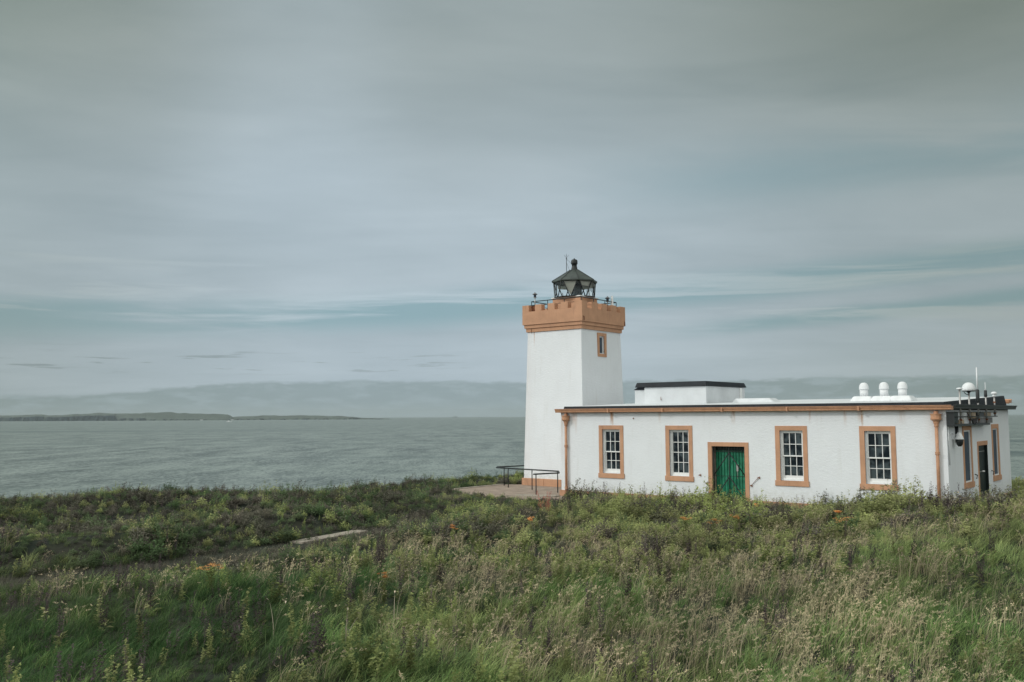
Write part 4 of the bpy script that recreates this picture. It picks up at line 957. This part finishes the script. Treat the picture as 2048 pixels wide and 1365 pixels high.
def t_straw():
    b = VB()
    for i in range(14):
        r = 0.14*math.sqrt(rnd(0, 1)); a = rnd(0, 6.28)
        b.blade((r*math.cos(a), r*math.sin(a), -0.03), wdir(0.9), rnd(0.18, 0.4), rnd(0.002, 0.004), rnd(0.4, 1.1), 0, 0.5, rnd(0, 1), 3)
    for i in range(10):
        r = 0.15*math.sqrt(rnd(0, 1)); a = rnd(0, 6.28); L = rnd(0.34, 0.62); ln = rnd(0.25, 1.0); d = wdir(0.8); v_ = rnd(0, 1)
        tip = b.blade((r*math.cos(a), r*math.sin(a), 0), d, L, 0.0042, ln, 0.5, 1.0, v_, 4)
        # seed plume: a narrow spindle hanging over at the top
        for k in range(7):
            t = k/6; q = (tip[0]+math.cos(d)*0.010*k-0.02*ln*math.cos(d), tip[1]+math.sin(d)*0.010*k, tip[2]-0.05+0.012*k*(1-ln*0.9))
            b.leaf(q, rnd(0, 6.28), rnd(0.2, 1.2), rnd(0.03, 0.055), rnd(0.005, 0.009), rnd(0.75, 1.0), v_)
    return b
def t_herb():
    b = VB()
    for st in range(random.choice((3, 4, 5))):
        r = 0.12*math.sqrt(rnd(0, 1)); a = rnd(0, 6.28); p0 = (r*math.cos(a), r*math.sin(a), 0); H = rnd(0.22, 0.6); v_ = rnd(0, 1); d = wdir(1.0); ln = rnd(0.05, 0.35)
        b.blade(p0, d, H, 0.004, ln, 0.2, 0.5, v_, 3)
        nl = int(H*85)
        for k in range(nl):
            t = (k+rnd(0, 1))/nl; q = (p0[0]+math.cos(d)*H*ln*t*t*.75, p0[1]+math.sin(d)*H*ln*t*t*.75, H*(0.08+0.9*t))
            b.leaf(q, rnd(0, 6.28), rnd(-0.2, 0.9), rnd(0.05, 0.095)*(1.1-0.5*t), rnd(0.013, 0.023), rnd(0.2, 0.5)+0.5*t, v_*0.6)
        for k in range(3):
            b.leaf((p0[0]+math.cos(d)*H*ln*.75+rnd(-.01, .01), p0[1]+math.sin(d)*H*ln*.75+rnd(-.01, .01), H*(1-.25*ln)), rnd(0, 6.28), rnd(0.6, 1.4), 0.03, 0.009, 1.0, v_)
    return b
def stem_seeds(b, p0, H, v_, ln=0.12, dens=90, mi=0, r0=0.022):
    d = wdir(1.2); tip = b.blade(p0, d, H, 0.0045, ln, 0.2, 0.6, v_, 4, mi)
    n = int(H*dens)
    for k in range(n):
        t = 0.35 + 0.65*(k+rnd(0, 1))/n; rr_ = r0*(1.25-t)*rnd(0.3, 1.4); a = rnd(0, 6.28)
        q = (p0[0]+math.cos(d)*H*ln*t*t*.75+rr_*math.cos(a), p0[1]+math.sin(d)*H*ln*t*t*.75+rr_*math.sin(a), p0[2]+H*t*(1-.06*ln))
        b.leaf(q, a, rnd(-0.3, 1.0), rnd(0.022, 0.038), rnd(0.009, 0.015), rnd(0.3, 1), v_, mi)
    for k in range(int(H*14)):
        t = rnd(0.05, 0.6); a = rnd(0, 6.28); b.leaf((p0[0], p0[1], p0[2]+H*t), a, rnd(-0.4, 0.6), rnd(0.05, 0.10), 0.012, rnd(0.2, 0.8), v_, mi)
def t_dock(n=None, hmin=0.4, hmax=0.75):
    b = VB()
    for st in range(n or random.choice((1, 2, 3))):
        stem_seeds(b, (rnd(-0.09, 0.09), rnd(-0.09, 0.09), 0), rnd(hmin, hmax), rnd(0, 1))
    return b
def t_mat():      # low bushy clump: many small leaves over a rough dome, inner shade put into the tone
    b = VB(); v_ = rnd(0, 1); R0 = rnd(0.16, 0.26); H = rnd(0.16, 0.30); lob = [(rnd(-.1, .1), rnd(-.1, .1), rnd(0.5, 1.0)) for _ in range(4)]
    for k in range(210):
        lx, ly, lh = random.choice(lob); a = rnd(0, 6.28); q = math.sqrt(rnd(0, 1)); r = q*R0*0.65
        z = H*lh*math.sqrt(max(0, 1-q*q))*rnd(0.45, 1.08) + 0.01
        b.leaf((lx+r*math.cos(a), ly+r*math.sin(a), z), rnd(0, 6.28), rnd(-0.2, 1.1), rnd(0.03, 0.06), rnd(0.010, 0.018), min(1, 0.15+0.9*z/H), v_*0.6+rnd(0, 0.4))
    for k in range(random.choice((1, 3, 6))):
        a = rnd(0, 6.28); r = R0*rnd(0, 0.6); hh_ = H*rnd(1.1, 1.6)
        tip = b.blade((r*math.cos(a), r*math.sin(a), 0), wdir(), hh_, 0.003, 0.15, 0.3, 0.7, v_, 3)
        for j in range(10): b.leaf((tip[0]+rnd(-.012, .012), tip[1]+rnd(-.012, .012), tip[2]-rnd(0, 0.09)), rnd(0, 6.28), rnd(0, 1), 0.025, 0.009, rnd(0.6, 1), v_)
    return b
def t_darkmat():
    b = t_mat()
    return b
def t_short():      # short reddish turf
    b = VB()
    for i in range(40):
        r = 0.17*math.sqrt(rnd(0, 1)); a = rnd(0, 6.28)
        b.blade((r*math.cos(a), r*math.sin(a), -0.02), wdir(1.2), rnd(0.08, 0.2), rnd(0.002, 0.004), rnd(0.3, 1), 0.3, 1, rnd(0, 1), 2)
    return b

APRON = [(-5.75, -0.35), (-5.75, 3.2), (-4.7, 4.4), (-1.0, 4.4), (0.0, 3.6), (0.0, -0.07), (0.9, -0.5), (1.1, -1.4), (-0.6, -2.2), (-3.4, -1.9)]
def in_apron(u, v):
    c = False; n = len(APRON)
    for i in range(n):
        (x0, y0), (x1, y1) = APRON[i], APRON[(i+1) % n]
        if (y0 > v) != (y1 > v) and u < (x1-x0)*(v-y0)/(y1-y0) + x0: c = not c
    return c
def clear_of(x, y, m=0.25):
    d, u, v = building_dist(x, y)
    if d < m: return False
    return not in_apron(u, v)
CAMF = 1.3
def in_view(x, y):
    return y > 7 and abs(x) < 0.62*y + 2.0
def field(kind, x, y):
    """relative abundance of each kind of plant at a place, read off the photograph"""
    n1 = mnoise.noise(Vector((x*0.16, y*0.16, 3))) ; n2 = mnoise.noise(Vector((x*0.35, y*0.35, 8))); n3 = mnoise.noise(Vector((x*0.07, y*0.07, 15))); n4 = mnoise.noise(Vector((x*0.9, y*0.9, 21)))
    right = ss(x, -1, 5); near = 1-ss(y, 13, 21); far = ss(y, 22, 30)
    left = ss(-x, 0, 8)
    patch = math.exp(-((x-3.6)/3.4)**2 - ((y-14.2)/2.9)**2)
    if kind == 'green': return 0.60 + 0.9*n1 + 0.45*near - 0.40*far - 0.20*right*(1-near)
    if kind == 'straw': return -0.08 + 0.10*right*(1-far) + 0.5*n2 + 0.35*n3 + 0.20*ss(y, 13, 18)*(1-far) + 1.5*patch - 0.25*left
    if kind == 'herb': return 0.24 + 0.85*far - 0.5*n1 + 0.9*n4 - 0.6*patch - 0.28*left*(1-far)
    if kind == 'dock': return -0.12 + 0.38*far + 0.75*n2 + 0.45*n4 + 0.30*left*far + 0.32*left
def lowered(x, y):
    """height factor where plants are short (beside and on the path)"""
    d, py, side = path_dist(x, y)
    if d > 3.2: return 1.0
    if 24.9 < py < 27.5:
        if d < 0.26: return 0.0 if rnd(0, 1) < 0.93 else 0.3
        if side > 0: return 0.34 + 0.5*ss(d, 0.6, 2.4)
        return 0.9
    if d < 0.42 and py < 28: return 0.24 if rnd(0, 1) < 0.7 else 0.0
    if py > 28: return 0.85
    return 0.42 + 0.58*ss(d, 0.7, 3.0) if side > 0 else 1.0

def scatter():
    pts = {k: [] for k in ('green', 'straw', 'herb', 'dock', 'short', 'mat', 'darkmat', 'deepmat', 'greenD')}
    y = 8.5
    while y < 58:
        step = 0.205 + 0.0040*(y-8)
        x = -(0.66*y+3.5)
        while x < 0.66*y+3.5:
            px, py = x + rnd(-0.5, 0.5)*step, y + rnd(-0.5, 0.5)*step; x += step
            if not clear_of(px, py): continue
            if py > edge_y(px) + 1.5: continue
            lw_ = lowered(px, py)
            if lw_ <= 0: continue
            if lw_ < 0.45:
                pts['short'].append((px, py, rnd(0.8, 1.5)*(0.6 + lw_)))
                if rnd(0, 1) < 0.8: continue
            ws = [(k, max(0.02, field(k, px, py))) for k in ('green', 'straw', 'herb', 'dock')]
            tot = sum(w_ for _, w_ in ws); q = rnd(0, tot); kind = 'green'
            for k_, w_ in ws:
                q -= w_
                if q <= 0: kind = k_; break
            bd0 = building_dist(px, py)[0]
            big = 1.0 - (0.42*ss(py, 19, 30) if px < 0 else 0.22*ss(py, 17, 24)*ss(bd0, 3.0, 6.0))
            s_ = (rnd(0.6, 1.1) if kind != 'herb' else rnd(0.5, 1.1))*lw_*big
            bd_ = building_dist(px, py)[0]
            s_ *= 0.8 + 0.45*mnoise.noise(Vector((px*0.45, py*0.45, 31)))+0.15
            if -3.2 < px < 2.0 and 28 < py < 40: s_ = min(s_, max(0.3, (3.2 - 0.0880*py - ground(px, py))/0.58))
            if bd_ < 2.5 and px > 2.5: s_ *= 1.0
            if py > edge_y(px)-2: s_ *= 0.95
            fr = ss(py, 17, 25)
            clump = mnoise.noise(Vector((px*0.8, py*0.8, 44))) + 0.5*mnoise.noise(Vector((px*0.2, py*0.2, 49)))
            if kind in ('herb', 'green') and rnd(0, 1) < fr*0.85: kind = 'darkmat' if clump > 0.15 + 0.08*ss(px, -4, 3) else 'mat'
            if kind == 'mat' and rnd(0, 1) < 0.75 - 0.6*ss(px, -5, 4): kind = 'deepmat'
            elif kind == 'dock' and rnd(0, 1) < fr*0.6: kind = 'darkmat'
            if kind in ('mat', 'darkmat', 'deepmat'):
                s_ = rnd(0.75, 1.5)*(0.85 + 0.7*mnoise.noise(Vector((px*0.5, py*0.5, 60))))*min(1, lw_+0.2)
                if -3.2 < px < 2.0 and 28 < py < 40: s_ = min(s_, max(0.8, (3.2 - 0.0865*py - ground(px, py))/0.32))
                if bd_ < 6 and px > 2.5: s_ *= 1.55
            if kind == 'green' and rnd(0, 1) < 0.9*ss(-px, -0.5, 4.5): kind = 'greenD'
            pts[kind].append((px, py, s_))
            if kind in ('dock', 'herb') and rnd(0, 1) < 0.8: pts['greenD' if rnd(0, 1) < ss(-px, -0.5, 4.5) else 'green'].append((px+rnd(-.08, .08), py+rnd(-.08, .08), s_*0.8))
        y += step
    return pts
PTS = scatter()

def gn_field(name, label, templates, mats, pts, sx=1.0):
    """one object that grows its plants by geometry nodes from a cloud of root points"""
    colv = bpy.data.collections.new(name + '_kinds')
    for i, b in enumerate(templates):
        me = b.mesh('%s_%02d' % (name, i), mats); o = bpy.data.objects.new('%s_%02d' % (name, i), me); colv.objects.link(o)
    me = bpy.data.meshes.new(name); me.from_pydata([(x, y, ground(x, y)) for x, y, s in pts], [], [])
    for m_ in mats: me.materials.append(m_)
    a = me.attributes.new('sz', 'FLOAT', 'POINT'); a.data.foreach_set('value', [s for _, _, s in pts])
    a = me.attributes.new('idx', 'INT', 'POINT'); a.data.foreach_set('value', [random.randrange(len(templates)) for _ in pts])
    a = me.attributes.new('rot', 'FLOAT_VECTOR', 'POINT')
    rv_ = []
    for _ in pts: rv_ += [rnd(-0.12, 0.12), rnd(-0.12, 0.12), random.gauss(0, 0.6)]
    a.data.foreach_set('vector', rv_)
    ob = bpy.data.objects.new(name, me); COL.objects.link(ob)
    ng = bpy.data.node_groups.new(name, 'GeometryNodeTree')
    ng.interface.new_socket('Geometry', in_out='INPUT', socket_type='NodeSocketGeometry'); ng.interface.new_socket('Geometry', in_out='OUTPUT', socket_type='NodeSocketGeometry')
    N = ng.nodes.new; gi = N('NodeGroupInput'); go = N('NodeGroupOutput'); ci = N('GeometryNodeCollectionInfo'); ci.inputs['Collection'].default_value = colv
    ci.inputs['Separate Children'].default_value = True; ci.inputs['Reset Children'].default_value = True
    ip = N('GeometryNodeInstanceOnPoints'); ip.inputs['Pick Instance'].default_value = True
    def att(nm, ty):
        q = N('GeometryNodeInputNamedAttribute'); q.data_type = ty; q.inputs['Name'].default_value = nm; return q.outputs[0]
    lk = ng.links.new
    lk(gi.outputs[0], ip.inputs['Points']); lk(ci.outputs[0], ip.inputs['Instance']); lk(att('idx', 'INT'), ip.inputs['Instance Index'])
    er = N('FunctionNodeEulerToRotation'); lk(att('rot', 'FLOAT_VECTOR'), er.inputs[0]); lk(er.outputs[0], ip.inputs['Rotation'])
    lk(att('sz', 'FLOAT'), ip.inputs['Scale']); lk(ip.outputs[0], go.inputs[0])
    md = ob.modifiers.new('grow', 'NODES'); md.node_group = ng
    tag(ob, label, 'grass' if 'grass' in name or 'turf' in name else 'plants', kind='stuff')
    return ob
gn_field('meadow_grass', 'long green windblown grass covering the headland', [t_green() for _ in range(9)], [VG['green']], PTS['green'])
gn_field('dark_grass', 'long green grass on the left of the meadow, shade put into its colour', [t_green() for _ in range(9)], [VG['greenD']], PTS['greenD'])
gn_field('straw_grass', 'dry pinkish seed-headed grass through the meadow', [t_straw() for _ in range(9)], [VG['straw']], PTS['straw'])
gn_field('leafy_weeds', 'low leafy weeds mixed into the meadow', [t_herb() for _ in range(9)], [VG['herb']], PTS['herb'])
gn_field('seeded_weeds', 'dark brown seeded weed stems mixed into the meadow', [t_dock() for _ in range(9)], [VG['dock']], PTS['dock'])
gn_field('low_shrubs', 'low yellow-green bushy weeds matting the far meadow', [t_mat() for _ in range(9)], [VG['herb']], PTS['mat'])
gn_field('brown_shrubs', 'low purple-brown withered weeds matting the far meadow', [t_mat() for _ in range(9)], [VG['brown']], PTS['darkmat'])
gn_field('green_shrubs', 'low green bushy weeds matting the far left of the meadow, shade put into their colour', [t_mat() for _ in range(9)], [VG['deep']], PTS['deepmat'])
gn_field('short_turf_grass', 'short reddish turf on and beside the sunken path', [t_short() for _ in range(5)], [VG['brown']], PTS['short'])
print('veg', {k: len(v) for k, v in PTS.items()})

# individual plants one can pick out
def plant(name, vb_list, mats_list, names, loc, rz, label, cat, group=None):
    e = empty(name, loc, rz); tag(e, label, cat, group)
    for vb, ms_, nm in zip(vb_list, mats_list, names):
        o = bpy.data.objects.new(nm, vb.mesh(nm, ms_)); COL.objects.link(o); o.parent = e
    return e
# tall dark docks standing above the grass
protos = []
for i in range(5):
    f_ = VB(); stem_seeds(f_, (0, 0, 0), rnd(0.75, 0.95), rnd(0, 1), 0.1, 120, 0, 0.03)
    for k in range(random.choice((1, 2, 3))): stem_seeds(f_, (rnd(-.07, .07), rnd(-.07, .07), 0), rnd(0.5, 0.8), rnd(0, 1), 0.15, 110, 0, 0.026)
    g_ = VB()
    for k in range(16): g_.leaf((rnd(-.04, .04), rnd(-.04, .04), rnd(0.02, 0.25)), rnd(0, 6.28), rnd(0.0, 0.9), rnd(0.12, 0.22), rnd(0.02, 0.035), rnd(0.2, 0.8), rnd(0, 1))
    protos.append((f_.mesh('seed_head', [VG['dock']]), g_.mesh('leaves', [VG['herb']])))
DL = 'tall dark brown dock plant in seed, standing above the meadow grass'
spots = []
def pxg(px, py, h=0.0):
    """ground point seen at photo pixel (px, py): a surveyed plant position"""
    d = px_dir(px, py); t = 1.0
    for y_ in [8 + 0.1*i for i in range(480)]:
        q = d * (y_/d.y); 
        if EYE + q.z <= ground(q.x, q.y) + h: return q.x, q.y
    return None
for (px, py) in [(520, 1275), (640, 1330), (450, 1290), (1045, 1215), (1100, 1180), (1240, 1160), (1258, 1215), (1300, 1185), (1318, 1150), (1320, 1170), (1175, 1240), (1700, 1165), (1745, 1155), (1100, 1330), (1530, 1270), (1560, 1290), (1985, 1120), (1850, 1075),
                 (1380, 1130), (1390, 1150), (880, 1190), (800, 1210), (700, 1230), (1290, 1130), (1640, 1130), (860, 1240), (1200, 1300), (1340, 1190), (210, 1270), (120, 1300), (90, 1250), (300, 1230), (1960, 1180), (1450, 1080), (1500, 1060), (1580, 1070), (1830, 1140), (1900, 1060), (2010, 1060), (1690, 1090), (560, 1190), (970, 1130)]:
    q = pxg(px, py)
    if q: spots.append((q[0], q[1], rnd(0.75, 1.05)))
for i in range(46):       # a loose row standing against the walls and the sea
    px = 1140 + i*19.5 + rnd(-9, 9); q = pxg(px, rnd(1008, 1040))
    if q and clear_of(q[0], q[1]): spots.append((q[0], q[1], rnd(0.7, 1.05)))
for i in range(34):
    px = 20 + i*27 + rnd(-12, 12); q = pxg(px, 1012 - 0.045*px + rnd(-3, 12))
    if q and clear_of(q[0], q[1]): spots.append((q[0], q[1], rnd(0.42, 0.68)))
for i, (x, y, s_) in enumerate(spots):
    if not clear_of(x, y): continue
    sm, lm = random.choice(protos)
    e = empty('dock_plant', (x, y, ground(x, y)-0.02), rnd(0, 6.28)); e.scale = (s_,)*3; tag(e, DL, 'plant', 'tall seeded docks in the meadow')
    for nm, me in (('seed_head', sm), ('leaves', lm)):
        o = bpy.data.objects.new(nm, me); COL.objects.link(o); o.parent = e
# orange ragwort clumps
def ragwort(px, py, label, size=1.0, h=0.55):
    q = pxg(px, py, h)
    if not q: return
    fl, st = VB(), VB()
    for k in range(9):
        a = rnd(0, 6.28); r = rnd(0.02, 0.17)*size; hh_ = h*rnd(0.9, 1.08)
        tip = st.blade((0.3*r*math.cos(a), 0.3*r*math.sin(a), 0), a, hh_, 0.005, min(0.5, r/hh_/0.75), 0.2, 0.7, 0.3, 3)
        for j in range(26):
            b_ = rnd(0, 6.28); rr_ = 0.06*size*math.sqrt(rnd(0, 1)); fl.leaf((tip[0]+rr_*math.cos(b_), tip[1]+rr_*math.sin(b_), tip[2]+rnd(-.012, .012)), rnd(0, 6.28), rnd(-0.2, 0.7), 0.026, 0.010, rnd(0.3, 1), rnd(0, 1))
        for j in range(10): st.leaf((0.3*r*math.cos(a), 0.3*r*math.sin(a), rnd(0.05, hh_*0.85)), rnd(0, 6.28), rnd(0, 0.8), 0.08, 0.014, rnd(0.3, 0.9), 0.2)
    e = plant('ragwort', [fl, st], [[VG['ragwort']], [VG['herb']]], ['flowers', 'stem'], (q[0], q[1], ground(q[0], q[1])), 0, label, 'flower', 'orange ragwort clumps')
for a_ in ((423, 1130, 'largest orange ragwort clump, beside the dark path at left', 1.2), (1427, 1042, 'orange ragwort in front of the green door, larger one', 1.0), (1690, 1037, 'orange ragwort clump in front of the rightmost front window', 1.15), (1372, 1034, 'small orange ragwort left of the green door', 0.7),
           (1470, 1032, 'small orange ragwort just right of the green door', 0.6), (1675, 1022, 'small orange ragwort behind the clump by the rightmost window', 0.7), (1060, 1038, 'small orange ragwort below the concrete apron', 0.6), (768, 1150, 'tiny yellow ragwort at the foot of the dead bush', 0.5), (905, 1052, 'faint orange ragwort left of the apron', 0.6), (1512, 1009, 'faint orange ragwort close under the wall right of the door', 0.6)):
    ragwort(*a_)
q = pxg(1088, 1012, 0.3)
if q:
    b_ = VB()
    for k in range(5): stem_seeds(b_, (rnd(-.16, .16), rnd(-.1, .1), 0), rnd(0.6, 0.85), rnd(0, 1), 0.2, 150, 0, 0.05)
    plant('red_dock', [b_], [[VG['red']]], ['seed_head'], (q[0], q[1], ground(*q)), 0, 'red-seeded dock at the edge of the apron below the railing', 'plant')
q = pxg(760, 1160, 0.0)
if q:
    b_ = VB()
    for k in range(9):
        stem_seeds(b_, (rnd(-.1, .1), rnd(-.1, .1), 0), rnd(0.75, 1.15), rnd(0, 1), 0.16, 80, 0, 0.035)
    plant('dead_bush', [b_], [[VG['dock']]], ['branches'], (q[0], q[1], ground(*q)), 0, 'tall dead brown thistle bush right of the pale path slab', 'bush')
def bleached(px, py, label, h=0.7):
    q = pxg(px, py)
    if not q: return
    s_ = VB()
    for k in range(3):
        tip = s_.blade((rnd(-.02, .02), rnd(-.02, .02), 0), wdir(0.8), rnd(0.8, 1.1)*h, 0.007, rnd(0.2, 0.8), 0.2, 1, 0.5, 5)
        s_.leaf(tip, rnd(0, 6.28), 0.8, 0.07, 0.012, 1.0, 0.5)
    plant('bleached_weed', [s_], [[VG['pale']]], ['stem'], (q[0], q[1], ground(*q)), 0, label, 'plant', 'bleached dead stems')
for a_ in ((1615, 1190, 'bleached forked dead stem rising from the straw grass in the right foreground'), (1895, 1040, 'pale forked dead stem in the weeds below the right end of the building'), (550, 1280, 'pair of bleached dead stems leaning in the lower left grass'), (790, 1255, 'bleached dead stem left of the lower middle grass'), (1480, 1330, 'bleached bent stem at the bottom centre-right of the meadow'), (690, 1310, 'long pale stem bending right in the lower left meadow')):
    bleached(*a_)

# ------------------------------------------------------------------ sea air
def haze():
    m = bpy.data.materials.new('sea_haze'); m.use_nodes = True; T = NT(m.node_tree)
    v = T.n('ShaderNodeVolumePrincipled', ins={'Color': (0.62, 0.70, 0.72, 1), 'Density': 2.2e-5, 'Anisotropy': 0.0})
    o = T.n('ShaderNodeOutputMaterial'); T.link(v.outputs[0], o.inputs['Volume'])
    h = MB().box(-43500, 43500, -43500, 43500, SEA-5, 260).build('haze', m); tag(h, kind='stuff'); 
haze()
